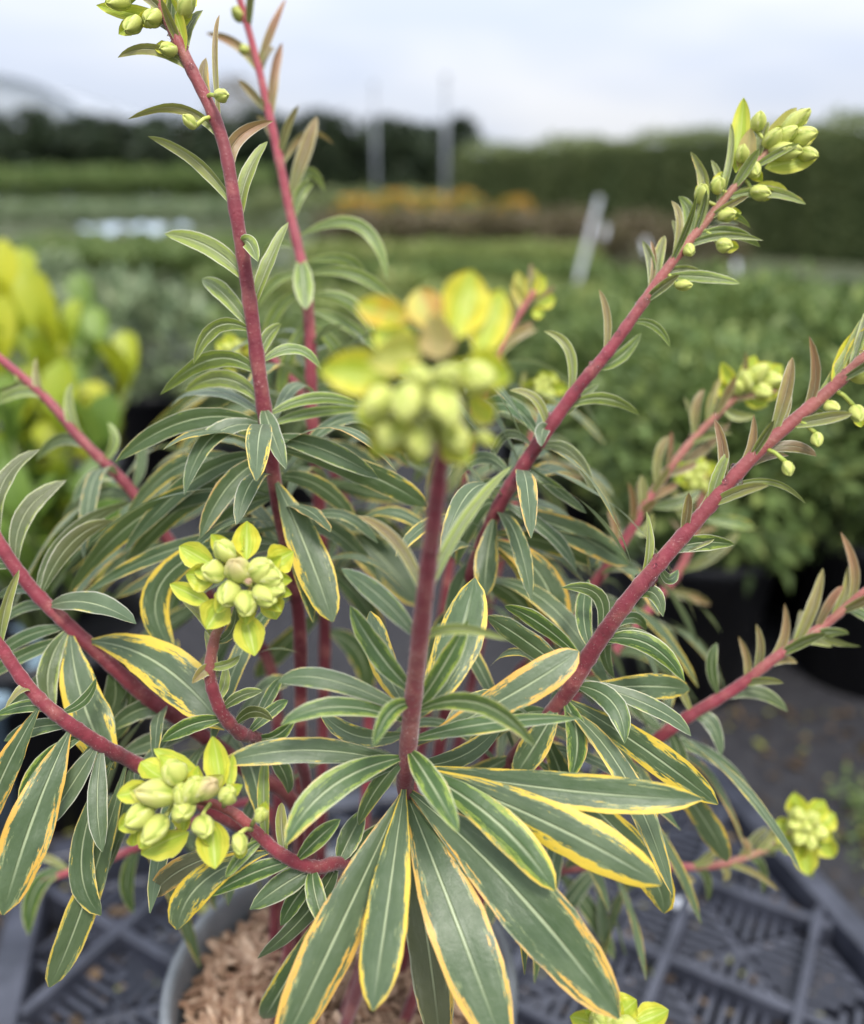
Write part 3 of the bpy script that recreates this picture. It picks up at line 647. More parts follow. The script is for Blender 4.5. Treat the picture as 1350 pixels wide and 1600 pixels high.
def leaf_mesh(P0, P1, P2, wd, hint, a, b, fold, lp, nu=6, nv=14, curl=0.0, wave=0.0, name='leaf', mat=None, cup=0.0, twist=0.0):
    C = 2*P1 - (P0+P2)/2; V, UV, F = [], [], []
    pk = (a/(a+b))**a * (b/(a+b))**b; ph = rng.uniform(0, 6.28); L_ = np.linalg.norm(P2-P0)
    for i in range(nv+1):
        t = i/nv; te = t if i < nv else .9985
        p = P0*(1-te)**2 + 2*C*te*(1-te) + P2*te*te; T = nrm(2*(1-te)*(C-P0) + 2*te*(P2-C))
        N = nrm(hint - T*np.dot(hint, T)); N = rot(N, T, twist*te); S = np.cross(T, N)
        tt = max(te, .004); ww = wd*.5*max(.07*(1-t), (tt**a)*((1-tt)**b)/pk)
        ww *= rng.uniform(.955, 1.03) if 0 < i < nv else 1
        for k in range(nu+1):
            q = 2*k/nu - 1; wv = wave*math.sin(t*15+ph+(2 if q > 0 else 0))*abs(q)
            off = fold*abs(q)*ww + (-curl*q*q*ww) + wv*ww + cup*q*q*ww
            V.append(p + S*q*ww*(1 - .12*abs(fold)*abs(q)) + N*off); UV.append((k/nu, t))
    for i in range(nv):
        for k in range(nu): F.append((i*(nu+1)+k, i*(nu+1)+k+1, (i+1)*(nu+1)+k+1, (i+1)*(nu+1)+k))
    if name == 'mass':
        b0 = len(MASS[0]); MASS[0].extend(V); MASS[1].extend([[b0+j for j in f] for f in F]); MASS[2].extend(UV); MASS[3].extend([lp]*len(V)); return None
    return mesh(name, V, F, mat or M_leaf, UV, [lp]*len(V))
NLEAF = 0
def leaf(S, b, m, t, w, dd=0.0, yel=.35, red=0.0, lime=0.35, tw=None, kind='m', bow=.05, d0=None, snap=True):
    """one leaf read off the photo: base, middle, tip; dd = how many cm the tip is farther than the base"""
    global NLEAF
    i, dist = S.near(*b); d = S.px_[i,2] if d0 is None else d0; u, v = b
    if snap and dist < 75:
        pb = S.P[i].copy()
    else: pb = px(u, v, d)
    if dd < 0: dd *= .6
    tip = px(t[0], t[1], d + dd*.01); l = np.linalg.norm(tip-pb)
    mid = px(m[0], m[1], d + dd*.005 - bow*l)
    if tw is None: tw = rng.uniform(-22, 22)
    T = nrm(tip-pb); hint = nrm(CAM - mid); hint = rot(hint, T, R(tw))
    wd = (.80 if kind == 'm' else .90)*w*(d + dd*.006)/FPX
    if kind == 'y': lime = max(lime, .9)
    elif kind == 'm' and t[1] < 650: lime = max(lime, .84)
    if kind == 'y': a, bb, fold, cu = .55, .62, rng.uniform(.25, .55), 0.0
    elif kind == 'm': a, bb, fold, cu = .85, .72, rng.uniform(.12, .36), rng.uniform(.0, .30)
    else: a, bb, fold, cu = 1.05, .60, rng.uniform(.06, .20), rng.uniform(.05, .25)
    me = leaf_mesh(pb, mid, tip, wd, hint, a, bb, fold, (rng.random(), yel, red, lime), 8 if w > 45 else 6, 16 if l > .05 else 12, cu, rng.uniform(.03, .13), twist=R(rng.uniform(-40, 40) if kind != 'b' else rng.uniform(-14, 14)))
    add('leaf', me, S.o); NLEAF += 1
def bract(S, b, t, w, d, dd=0.0, yel=.4, red=0.0, org=0.0, tw=None, cup=.35):
    pb, tip = px(b[0], b[1], d), px(t[0], t[1], d + dd*.01); l = np.linalg.norm(tip-pb)
    if tw is None: tw = rng.uniform(-28, 28)
    h = rot(nrm(CAM-pb), nrm(tip-pb), R(tw)); mid = (pb+tip)/2 - h*l*.10
    add('bract', leaf_mesh(pb, mid, tip, 1.2*w*d/FPX, h, .66, .74, .16, (rng.random(), yel, red, org), 8, 12, 0, .09, 'bract', M_bract, cup), S.o)
BUDS = {}
def bud_geo(el, red):
    """a closed bud wrapped in three overlapping cupped bracts"""
    V, F, UV, A = [], [], [], []; nl, ns = 10, 24
    for i in range(nl+1):
        ph = math.pi*i/nl; z = -math.cos(ph)
        for k in range(ns):
            th = 2*math.pi*k/ns; f = (3*k/ns + .16*z + .2) % 1.0
            rr = math.sin(ph)**.80 * (1 + .24*(f-.55)*math.sin(ph)) * (1 - .20*max(0, z)); zz = z*el + .10*el*max(0, z)*math.sin(3*th)
            V.append((rr*math.cos(th), rr*math.sin(th)*.88, zz)); UV.append((f, i/nl)); A.append((.5, 0, red, 1))
    for i in range(nl):
        for k in range(ns): F.append((i*ns+k, i*ns+(k+1) % ns, (i+1)*ns+(k+1) % ns, (i+1)*ns+k))
    return mesh('bud', V, F, M_bud, UV, A)
def bud(S, c, r, d, ax=(0, 0), el=1.15, red=0.0, dd=0.0, far_bract=True):
    """a closed flower bud; ax = which way its tip points in the picture"""
    key = (round(el, 1), round(red, 1))
    if key not in BUDS: BUDS[key] = bud_geo(*key)
    p = px(c[0], c[1], d + dd*.01); s = r*.98*d/FPX
    view = nrm(CAM-p); right = np.array([1., 0, 0]); upv = np.array([0, SP, CP])
    z = nrm(right*ax[0] - upv*ax[1] + view*.75); x = nrm(np.cross([0.2, 1, .3], z)); y = np.cross(z, x)
    if r >= 12.5 and far_bract:
        a_ = np.array(ax, float); n_ = np.hypot(*a_)
        if n_ > .25:
            a_ /= n_; bract(S, (c[0]-a_[0]*r*.8, c[1]-a_[1]*r*.8), (c[0]+a_[0]*r*1.75, c[1]+a_[1]*r*1.75), r*1.35, d + dd*.01 + .0022, rng.uniform(-.1,.3), rng.uniform(.15,.6), red*.5, 0, cup=.55)
    o = add('bud', BUDS[key], S.o)
    i, dist = S.near(c[0], c[1]); q = S.P[i]; far = np.linalg.norm(q-p)
    if far > s*1.25:
        e = p - z*s*el*.9; v, f, uu = tube([q, (q+e)/2 + np.array([0,0,.08*far]), e], [.0009, .0007, .0008], 7)
        add('pedicel', mesh('pedicel', v, f, M_bud, uu, [(.5,0,0,1)]*len(v)), S.o)
    a = rng.uniform(0, 3.1); x2, y2 = x*math.cos(a)+y*math.sin(a), y*math.cos(a)-x*math.sin(a); k = rng.uniform(.92, 1.06)
    o.matrix_local = Matrix(((x2[0]*s*k, y2[0]*s, z[0]*s, p[0]), (x2[1]*s*k, y2[1]*s, z[1]*s, p[1]), (x2[2]*s*k, y2[2]*s, z[2]*s, p[2]), (0,0,0,1)))
def drops(S, n, i0, i1, r0=.0005, r1=.0013):
    V, F = [], []
    for q in range(n):
        i = rng.randrange(i0, i1); p = S.P[i]*(.5) + S.P[i+1]*.5; ax = nrm(S.P[i+1]-S.P[i]); d = nrm(nrm(np.cross(ax, [rng.gauss(0,1), rng.gauss(0,1), rng.gauss(0,1)])) + nrm(CAM-p)*.5)
        c = p + d*S.rad[i]*1.02; r = rng.uniform(r0, r1); v, f = lathe([(1e-5,-r),(r*.7,-r*.7),(r,0),(r*.7,r*.7),(1e-5,r)], 10, c); b = len(V); V += v; F += [[b+j for j in ff] for ff in f]
    tag(add('water_drops', mesh('water_drops', V, F, M_water), S.o), kind='stuff')
def head(S, c, d, size, ax, nb=9, nbud=8, org=0.0):
    """a generic flower head for the blurred background shoots"""
    for k in range(nb):
        a = 2*math.pi*k/nb + rng.uniform(-.3,.3); q = size*rng.uniform(.8, 1.15)
        t = (c[0] + q*math.cos(a), c[1] + q*math.sin(a)*.85 - ax[1]*0); bract(S, (c[0]+q*.25*math.cos(a), c[1]+q*.25*math.sin(a)), t, size*.55, d, rng.uniform(-1,.6), .3, org=org)
    for k in range(nbud):
        a = 2*math.pi*k/nbud; q = size*(.38 if k else 0); bud(S, (c[0]+q*math.cos(a), c[1]+q*math.sin(a)), size*.22, d-.004, (math.cos(a), math.sin(a)))

S1 = Stem([(692,690,.200),(690,715,.205),(680,800,.218),(665,920,.238),(645,1100,.272),(633,1220,.298),(630,1330,.33)], (-.01,.30,.222), .0027, .0042, .55, .25, 0, 900)
S2 = Stem([(235,-45,.302),(262,30,.303),(290,90,.305),(345,210,.31),(370,340,.315),(390,470,.325),(410,620,.335),(430,760,.35),(455,900,.37),(470,1050,.39)], (-.04,.33,.222), .0028, .0042, .62, .05, .25, 1100)
S3 = Stem([(365,-35,.40),(400,90,.41),(430,220,.415),(455,340,.42),(475,430,.42),(485,530,.425),(487,640,.43),(497,760,.435),(505,900,.445),(507,1040,.455)], (-.03,.37,.222), .0025, .0046, 1.0, .05, 0, 0)  # upper end's pink is brightened in the colour to show light from behind
S4 = Stem([(1200,235,.335),(1150,290,.335),(1100,350,.335),(1050,410,.335),(1000,480,.337),(950,550,.34),(900,610,.345),(850,680,.35),(810,740,.355),(775,800,.36),(735,900,.375),(715,1000,.39)], (.03,.35,.222), .0021, .0042, .85, .15, .8, 900)
S5 = Stem([(1400,520,.275),(1350,560,.28),(1290,615,.285),(1180,710,.29),(1100,800,.295),(1030,880,.30),(980,940,.305),(930,1010,.315),(880,1090,.325),(800,1190,.35),(760,1260,.37)], (.03,.31,.222), .0028, .0044, .70, .15, .5, 1200)
S6 = Stem([(1160,610,.42),(1080,690,.42),(1020,770,.42),(985,830,.42),(930,910,.425),(850,1010,.43),(780,1120,.44)], (.05,.36,.222), .0026, .004, .9, .1, .6)
S7 = Stem([(1400,890,.36),(1350,925,.365),(1290,975,.37),(1215,1025,.37),(1150,1075,.375),(1075,1120,.38),(1020,1160,.385),(930,1230,.40),(800,1330,.43)], (.05,.33,.222), .0024, .004, .85, .15, .5, 300)
S8 = Stem([(1240,1300,.44),(1200,1325,.44),(1130,1350,.44),(1050,1355,.44),(960,1350,.44),(870,1362,.445),(760,1400,.45)], (.04,.35,.222), .0024, .0034, .6, .2, 1.0)
S9 = Stem([(-40,525,.42),(0,560,.42),(70,620,.42),(130,690,.42),(200,760,.425),(260,840,.43),(350,960,.44),(430,1080,.45)], (-.06,.36,.222), .0028, .0042, .65, .1)
S10 = Stem([(-40,770,.33),(0,850,.335),(50,920,.34),(110,980,.345),(180,1045,.35),(230,1090,.355),(290,1130,.36),(380,1200,.375),(470,1290,.40)], (-.05,.34,.222), .0038, .0046, .5, .2, 0, 400)
S11 = Stem([(-40,950,.29),(0,1010,.295),(50,1080,.30),(100,1125,.305),(160,1165,.315),(215,1195,.33),(320,1260,.35),(450,1370,.39)], (-.05,.31,.222), .0033, .004, .55, .15, 0, 600)
S12 = Stem([(372,900,.283),(345,975,.290),(335,1000,.292),(328,1055,.295),(345,1110,.30),(375,1145,.31),(410,1160,.325),(480,1230,.36)], (-.03,.32,.222), .0022, .0036, .5, .2, .9, 500)
S13 = Stem([(285,1245,.285),(330,1255,.285),(365,1270,.285),(400,1300,.288),(440,1335,.292),(490,1355,.30),(540,1350,.315),(600,1385,.35)], (-.01,.32,.222), .0022, .0034, .8, .3, .3, 700)
S14 = Stem([(-30,1405,.45),(30,1385,.45),(110,1362,.45),(200,1330,.45),(300,1285,.455),(420,1270,.46)], (-.05,.37,.222), .0029, .0034, .95, .6)
S15 = Stem([(955,1590,.29),(962,1680,.30),(900,1780,.33)], (.06,.27,.222), .0022, .0034, .7, .2)
S16 = Stem([(835,455,.5),(800,510,.5),(775,560,.5),(745,640,.5),(720,760,.5),(700,900,.5)], (.02,.38,.222), .003, .004, 1.0, .2, .3)
S17 = Stem([(850,600,.5),(840,650,.5),(815,740,.5),(790,850,.5),(760,960,.5)], (.04,.385,.222), .003, .004, .9, .2, .6)
S18 = Stem([(1100,740,.5),(1090,810,.5),(1065,885,.5),(1020,945,.5),(950,1030,.49),(880,1120,.49)], (.06,.37,.222), .003, .004, 1.0, .3, .5)
S19 = Stem([(365,540,.48),(430,565,.48),(478,630,.48),(545,800,.48),(580,920,.48)], (-.0,.375,.222), .003, .004, 1.0, .4)

# --- flower heads
d = .19
for b, t, w, dd, ye, og, rd in [((640,500),(556,476),44,.4,1,.55,0),((676,520),(655,450),52,.5,.6,.9,.25),((712,530),(738,422),70,.4,1,.1,0),((745,560),(785,452),54,.6,.8,.1,0),((615,585),(498,578),64,-.2,.9,0,0),((720,575),(800,590),66,-.3,.5,0,0),
        ((650,560),(585,510),54,.2,.3,0,0),((660,545),(572,565),58,-.8,.1,0,.35),((690,560),(675,490),52,-.6,.2,0,.75),((640,650),(580,712),52,.2,.5,0,0),((690,670),(735,722),50,.3,.4,0,0),((655,680),(640,722),48,.1,.5,0,0),((730,620),(770,660),36,.8,.5,.2,0),((610,640),(560,660),46,.3,.4,0,0)]:
    bract(S1, b, t, w, d, dd, ye, rd, og, tw=rng.uniform(-15,15))
for c, r, ax, el, dd in [((637,628),33,(-.2,.8),1.2,-.9),((695,636),30,(.3,.9),1.4,-.9),((592,628),28,(-.7,.5),1.3,-.5),((612,676),28,(-.5,.8),1.2,-.2),((655,688),28,(0,1),1.2,-.2),((712,682),28,(.5,.8),1.2,-.1),((745,590),30,(.9,.2),1.2,-.4),((755,684),15,(.8,.2),1.1,.6),((700,588),26,(.3,-.2),1.1,-.9),((655,590),26,(-.3,-.2),1.1,-.8)]:
    bud(S1, c, r*.9, d, ax, el, 0, dd)
leaf(S1,(690,790),(688,765),(694,738),32,-.6,.2,.35,.3,kind='m',snap=False); leaf(S1,(697,780),(712,750),(726,705),18,.3,.3,.2,.4,kind='y')
d = .283
for b, t, w, dd, ye in [((385,875),(386,814),38,.3,.9),((418,885),(459,862),44,.2,.9),((335,885),(280,853),36,.3,.4),((338,905),(290,897),40,-.1,.4),((383,960),(398,1025),42,-.3,.5),((352,935),(322,983),44,-.2,.4),((415,920),(432,968),34,.4,.3),((330,945),(265,912),26,.5,.4),((380,860),(368,838),28,.6,.7)]:
    bract(S12, b, t, w, d, dd, ye)
for c, r, ax, rd in [((351,860),19,(-.5,-.6),0),((334,893),18,(-.8,.0),0),((372,890),22,(-.2,-.5),.5),((408,890),22,(.6,-.4),0),((422,903),20,(.9,.1),0),((358,928),21,(-.4,.6),0),((384,943),20,(.0,.9),0),((414,930),21,(.6,.6),0),((430,920),16,(.9,.3),0)]:
    bud(S12, c, r, d, ax, 1.15, rd, -.6)
bud(S12, (388,908), 9, d, (0,0), .9, .9, -.6)
d = .276
for b, t, w, dd, ye in [((345,1232),(332,1150),36,.3,.5),((258,1218),(220,1190),38,.4,.4),((312,1212),(240,1170),24,.5,.2),((240,1232),(182,1243),32,.1,.4),((330,1280),(336,1358),44,-.4,.6),((295,1300),(220,1335),42,.2,.4),((358,1235),(364,1178),17,.3,.3),((215,1290),(208,1322),26,.2,.4)]:
    bract(S13, b, t, w, d, dd, ye)
for c, r, ax, el, rd in [((245,1240),25,(-.9,-.1),1.4,.3),((218,1276),22,(-.7,.4),1.1,0),((242,1296),22,(-.5,.6),1.2,0),((286,1266),20,(0,.3),1.1,0),((318,1292),19,(.2,.5),1.1,0),((303,1234),22,(.1,-.6),1.2,0),((322,1232),20,(.5,-.4),1.3,.6),((272,1206),20,(-.5,-.6),1.2,0),((356,1242),16,(.3,-.2),1.2,0),((374,1318),14,(.1,.9),1.2,0),((408,1273),13,(.1,-.3),1.2,0),((285,1240),18,(-.2,-.3),1.1,0)]:
    bud(S13, c, r, d, ax, el, rd, -.4)
d = .335
for b, t, w, dd, ye, rd in [((1195,262),(1280,243),30,-.3,.1,.1),((1180,258),(1245,168),30,.3,.1,.45),((1160,275),(1173,200),26,-.3,.1,.7),((1150,270),(1162,152),26,.3,.3,0),((1205,240),(1272,215),26,.3,.2,.1),((1180,290),(1232,300),20,.2,.2,.1)]:
    bract(S4, b, t, w, d, dd, ye, rd)
for c, r, ax, el in [((1243,190),15,(.7,-.6),1.7),((1252,213),16,(.8,-.2),1.5),((1225,236),16,(.9,.0),1.8),((1207,217),14,(.5,-.6),1.4),((1262,240),12,(.9,.2),1.4),((1185,190),12,(.2,-.9),1.3),((1178,266),13,(.3,.4),1.2),((1228,212),14,(.6,-.4),1.5),((1097,303),13,(.1,-.7),1.3),((1122,289),13,(.2,-.5),1.1),((1136,336),13,(.6,-.1),1.2),((1077,391),11,(.2,.4),1.1),((1132,383),13,(.6,.1),1.1),((1188,301),14,(.8,.1),1.2),((1068,446),10,(.8,0),1.5),((1160,240),11,(.1,-.9),1.3)]:
    bud(S4, c, r, d, ax, el, 0, -.3)
d = .283
for b, t, w, dd, ye, rd in [((1300,600),(1345,510),24,.3,.8,.0),((1320,590),(1362,505),26,.0,.9,.2),((1330,580),(1380,560),24,0,.5,.4)]: bract(S5, b, t, w, d, dd, ye, rd)
for c, r, ax, el in [((1300,636),11,(.6,.3),1.2),((1339,646),13,(.3,.9),1.2),((1277,687),11,(.1,.9),1.2),((1231,732),11,(.2,.9),1.2),((1345,585),16,(.7,0),1.3)]: bud(S5, c, r, d, ax, el)
d = .42
for b, t, w, dd, ye in [((1150,620),(1128,565),22,0,.6),((1160,610),(1180,555),28,.2,.3),((1175,610),(1222,570),30,.2,.4),((1170,615),(1225,610),26,-.2,.5),((1150,630),(1122,600),22,.2,.5),((1160,620),(1200,632),24,0,.4)]: bract(S6, b, t, w, d, dd, ye)
for c, r, ax in [((1185,585),16,(.6,-.5)),((1205,595),15,(.8,0)),((1165,595),15,(0,-.8)),((1190,610),14,(.7,.4)),((1150,605),13,(-.5,-.5))]: bud(S6, c, r, d, ax, 1.3, 0, -.3)
d = .435
for b, t, w, dd, ye in [((1250,1280),(1240,1238),30,.2,.3),((1265,1280),(1288,1250),32,.2,.3),((1275,1290),(1305,1272),32,.2,.4),((1275,1300),(1302,1340),30,.2,.4),((1255,1310),(1262,1368),32,-.1,.4),((1240,1305),(1226,1334),34,0,.3),((1235,1295),(1208,1285),26,.3,.1),((1250,1310),(1245,1345),26,.1,.3)]: bract(S8, b, t, w, d, dd, ye)
for c, r, ax in [((1245,1273),13,(-.2,-.5)),((1268,1280),14,(.5,-.3)),((1240,1290),12,(-.5,0)),((1258,1292),13,(0,0)),((1278,1300),14,(.7,.3)),((1248,1308),13,(-.2,.6)),((1266,1314),13,(.2,.8))]: bud(S8, c, r, d, ax, 1.15, 0, -.4)
d = .285
for b, t, w, dd, ye in [((945,1580),(930,1530),34,.2,.6),((965,1585),(995,1562),40,.1,.5),((990,1600),(1045,1578),36,.1,.6),((930,1600),(890,1588),30,.1,.5),((955,1615),(950,1660),36,.1,.5)]: bract(S15, b, t, w, d, dd, ye)
for c, r, ax in [((935,1595),16,(-.4,-.3)),((958,1592),17,(.2,-.4)),((980,1605),18,(.6,.2)),((945,1618),18,(-.3,.5))]: bud(S15, c, r, d, ax, 1.15, 0, -.4)
head(S17, (852,605), .5, 34, (0,-1), 9, 7); head(S18, (1092,745), .5, 40, (0,-1), 8, 6); head(S19, (368,552), .48, 36, (0,-1), 7, 5, .1)
for b, t, w, rd in [((820,480),(808,422),20,.3),((828,470),(838,420),22,.2),((838,475),(868,465),24,.0),((820,485),(800,440),18,.4),((835,465),(850,430),18,0),((830,490),(850,490),18,0)]: bract(S16, b, t, w, .5, 0, .6, rd)
d = .303
for b, t, w, dd, ye in [((262,30),(150,8),22,.3,.2),((255,25),(300,-25),26,.2,.3),((290,80),(258,-15),26,-.3,.5),((268,45),(235,-20),24,.2,.4),((275,50),(300,-10),22,.2,.2)]: bract(S2, b, t, w, d, dd, ye)
for c, r, ax, el in [((207,39),15,(-.6,.4),1.3),((238,28),16,(-.4,.1),1.2),((186,4),13,(-.8,0),1.6),((346,149),12,(.7,-.1),1.1),((263,77),13,(-.6,-.1),1.2),((296,190),11,(-.5,-.5),1.3),((292,8),15,(.3,-.7),1.4)]: bud(S2, c, r, d, ax, el, 0, -.2)
bud(S3, (383,78), 9, .41, (-.5,-.3), 1.2); bud(S3, (372,22), 11, .405, (-.3,-.5), 1.3)

# --- leaves read off the photo: (base, middle, tip, width, tip depth cm, yellow, red, lime, kind)
def LV(S, rows):
    for r_ in rows:
        b, m, t, w, dd, ye, rd, li, kd = r_
        leaf(S, b, m, t, w, dd, ye, rd, li, kind=kd)
LV(S1, [
 ((650,1195),(860,1232),(1098,1249),64,-2.5,.62,0,.05,'b'), ((650,1200),(850,1283),(1034,1383),84,-4,.85,0,.1,'b'), ((648,1200),(765,1275),(868,1392),62,-4,.45,0,.75,'b'),
 ((645,1165),(672,1222),(716,1302),54,-5,.15,0,.6,'m'), ((650,1230),(800,1385),(968,1592),112,-6,.48,0,0,'b'), ((645,1235),(702,1410),(792,1650),108,-7,.55,0,0,'b'),
 ((638,1225),(608,1400),(582,1580),82,-7,.62,0,.05,'b'), ((630,1235),(540,1430),(430,1660),96,-6,.55,0,0,'b'), ((655,1300),(665,1450),(690,1650),76,-2,.35,.15,0,'b'),
 ((630,1190),(480,1172),(340,1195),52,-2,.35,0,.1,'m'), ((630,1185),(520,1228),(445,1322),62,-4,.2,0,.65,'m'), ((628,1195),(550,1218),(495,1272),38,-1,.2,0,.4,'m'),
 ((640,1098),(610,1112),(583,1166),40,-3,.1,0,.6,'m'), ((640,1125),(530,1104),(438,1133),40,-2,.1,0,.5,'m'), ((638,1115),(515,1062),(434,1066),44,0,.15,0,.3,'m'),
 ((640,1090),(592,1020),(547,946),54,1,.1,0,.55,'m'), ((638,1115),(600,1040),(578,955),52,3,.6,0,.2,'b'), ((648,1010),(597,935),(533,888),42,2,.05,0,.3,'m'),
 ((640,1120),(690,1045),(732,968),46,-1,.12,0,.6,'m'), ((642,1135),(705,1030),(742,903),82,2,.55,0,.35,'b'), ((660,1003),(712,982),(795,1000),20,-2,0,.1,.1,'y'),
 ((648,1120),(745,1098),(838,1168),42,-4,.1,.05,.6,'m'), ((645,1160),(765,1130),(908,1122),46,-1,.15,0,.4,'m'), ((645,1170),(805,1082),(904,1017),64,0,.62,0,.2,'b'),
 ((640,1200),(720,1182),(785,1128),42,3,.3,0,.2,'m'), ((680,935),(722,820),(800,728),24,3,0,.1,.3,'y'), ((665,935),(622,850),(558,806),22,3,0,.55,.2,'y'),
 ((640,1180),(590,1230),(560,1290),40,1,.2,0,.3,'m'), ((640,1150),(560,1150),(500,1110),40,3,.4,0,.2,'m'), ((640,1210),(700,1250),(760,1330),44,2,.4,0,.2,'b'),
 ((640,1250),(690,1330),(720,1440),46,2,.3,0,.1,'b'), ((635,1260),(580,1340),(550,1450),44,2,.3,0,.1,'b')])
LV(S13, [
 ((462,1350),(400,1362),(322,1402),40,-1,.1,0,.5,'m'), ((492,1358),(492,1395),(512,1457),40,-2,.1,0,.5,'m'), ((495,1357),(450,1378),(390,1421),50,-1,.05,0,.3,'m'),
 ((505,1360),(465,1400),(438,1447),38,1,.05,0,.4,'m'), ((530,1352),(480,1425),(402,1498),54,1,.05,0,.15,'m'), ((530,1352),(545,1312),(569,1264),46,1,.1,0,.4,'m'),
 ((542,1350),(580,1315),(612,1294),52,1,.05,0,.35,'m'), ((465,1345),(495,1312),(532,1280),36,-1,.1,0,.6,'m'), ((445,1338),(440,1292),(440,1254),22,1,.1,.3,.5,'y'),
 ((420,1315),(412,1240),(416,1180),22,.5,.4,0,.9,'y'), ((430,1325),(320,1375),(277,1453),60,0,.75,0,.1,'b'), ((420,1320),(300,1350),(236,1402),44,3,.5,.2,.1,'b'),
 ((560,1358),(620,1352),(668,1366),38,2,.05,0,.2,'m'), ((590,1380),(635,1402),(674,1436),46,1,.05,0,.15,'m'), ((560,1370),(455,1520),(412,1592),46,3,.3,0,.3,'b'),
 ((412,1310),(380,1335),(352,1372),28,-1,.1,0,.8,'m'), ((400,1300),(392,1330),(415,1300),14,0,.1,0,.8,'y')])
LV(S12, [
 ((345,1055),(322,1046),(300,1068),24,-.6,.1,.5,.5,'y'), ((335,1045),(355,1038),(375,1024),18,-.8,.1,.1,.6,'y'), ((345,1112),(375,1088),(411,1080),26,-1,.05,.1,.5,'m'),
 ((365,1135),(395,1112),(426,1126),28,-1,.05,.15,.4,'m'), ((350,1125),(300,1132),(252,1159),36,-1,.1,0,.5,'m'), ((385,1150),(420,1115),(450,1094),26,1,.15,0,.6,'m'),
 ((338,1005),(362,985),(368,945),26,.3,.4,.1,.5,'m'), ((335,1000),(312,960),(284,938),17,.3,.1,.25,.5,'y'), ((328,1060),(332,1030),(320,985),18,1,.3,.2,.5,'y'),
 ((395,1155),(430,1150),(462,1120),30,1,.1,0,.5,'m'), ((405,1160),(440,1200),(450,1240),34,1,.1,0,.3,'m'), ((390,1150),(420,1090),(440,1060),24,2,.1,0,.4,'m'),
 ((340,1095),(350,1070),(352,1040),20,1,.2,.1,.6,'y')])
LV(S10, [
 ((75,950),(140,942),(213,975),54,-4,.12,0,.15,'m'), ((30,885),(38,805),(104,750),38,1,0,.15,.4,'m'), ((65,930),(110,850),(176,814),38,1,0,.2,.3,'m'), ((58,925),(110,835),(207,784),32,4,0,.1,.2,'m'),
 ((5,850),(2,760),(62,702),34,1,0,.15,.35,'m'), ((80,960),(40,948),(-5,978),22,2,0,0,.3,'m'), ((100,985),(40,995),(-15,1035),28,1,.1,0,.3,'m'), ((120,1000),(40,1022),(-25,1065),28,1,.1,0,.3,'m'),
 ((60,935),(30,920),(-5,935),20,3,0,0,.3,'m'), ((105,985),(128,1090),(178,1202),76,-3,.62,0,.05,'b'), ((108,985),(76,1045),(84,1115),42,-2,.05,.1,.6,'m'), ((140,998),(245,1035),(352,1140),84,-3,.60,0,.05,'b'),
 ((170,1045),(180,1090),(160,1130),48,2,.05,0,.1,'m'), ((270,1115),(220,1108),(170,1143),40,-1,.05,0,.15,'m'), ((310,1150),(250,1155),(188,1180),38,0,.05,0,.1,'m'), ((200,1065),(200,1110),(170,1165),36,3,.1,0,.2,'m'),
 ((20,890),(0,880),(-30,890),24,0,0,0,.3,'m'), ((130,1010),(70,1060),(-10,1130),30,3,.2,0,.2,'m'), ((250,1105),(300,1090),(330,1060),36,3,.2,0,.2,'m')])
LV(S11, [
 ((10,1000),(8,950),(30,890),20,0,0,.25,.4,'y'), ((55,1085),(38,1075),(8,1107),18,-1,0,.35,.4,'y'), ((85,1120),(50,1102),(-8,1118),26,0,.1,0,.6,'m'), ((110,1135),(60,1136),(6,1158),34,1,.05,0,.3,'m'),
 ((135,1150),(75,1185),(28,1250),36,-2,.1,0,.5,'m'), ((110,1140),(55,1270),(4,1430),80,-3,.62,0,.05,'b'), ((150,1165),(110,1230),(68,1295),48,-1,.1,0,.1,'m'), ((160,1170),(152,1250),(160,1332),40,-2,.05,0,.1,'m'),
 ((180,1185),(128,1330),(158,1430),46,-1,.35,0,.1,'b'), ((195,1190),(135,1400),(77,1543),56,-1,.45,0,.05,'b'), ((205,1195),(185,1290),(150,1385),38,2,.1,0,.1,'m'), ((60,1100),(10,1200),(-30,1300),50,1,.6,0,.1,'b'),
 ((145,1160),(72,1280),(64,1345),24,3,.2,0,.2,'m'), ((90,1115),(130,1095),(150,1060),22,2,0,0,.4,'m'), ((190,1185),(240,1210),(290,1265),36,3,.2,0,.2,'m')])
LV(S14, [((115,1362),(58,1385),(45,1462),36,0,.1,0,.6,'m'), ((225,1320),(198,1370),(209,1428),32,-1,.05,0,.5,'m'), ((105,1362),(70,1340),(48,1345),14,0,0,.4,.3,'y'), ((270,1298),(320,1330),(335,1390),30,0,.1,0,.4,'m')])
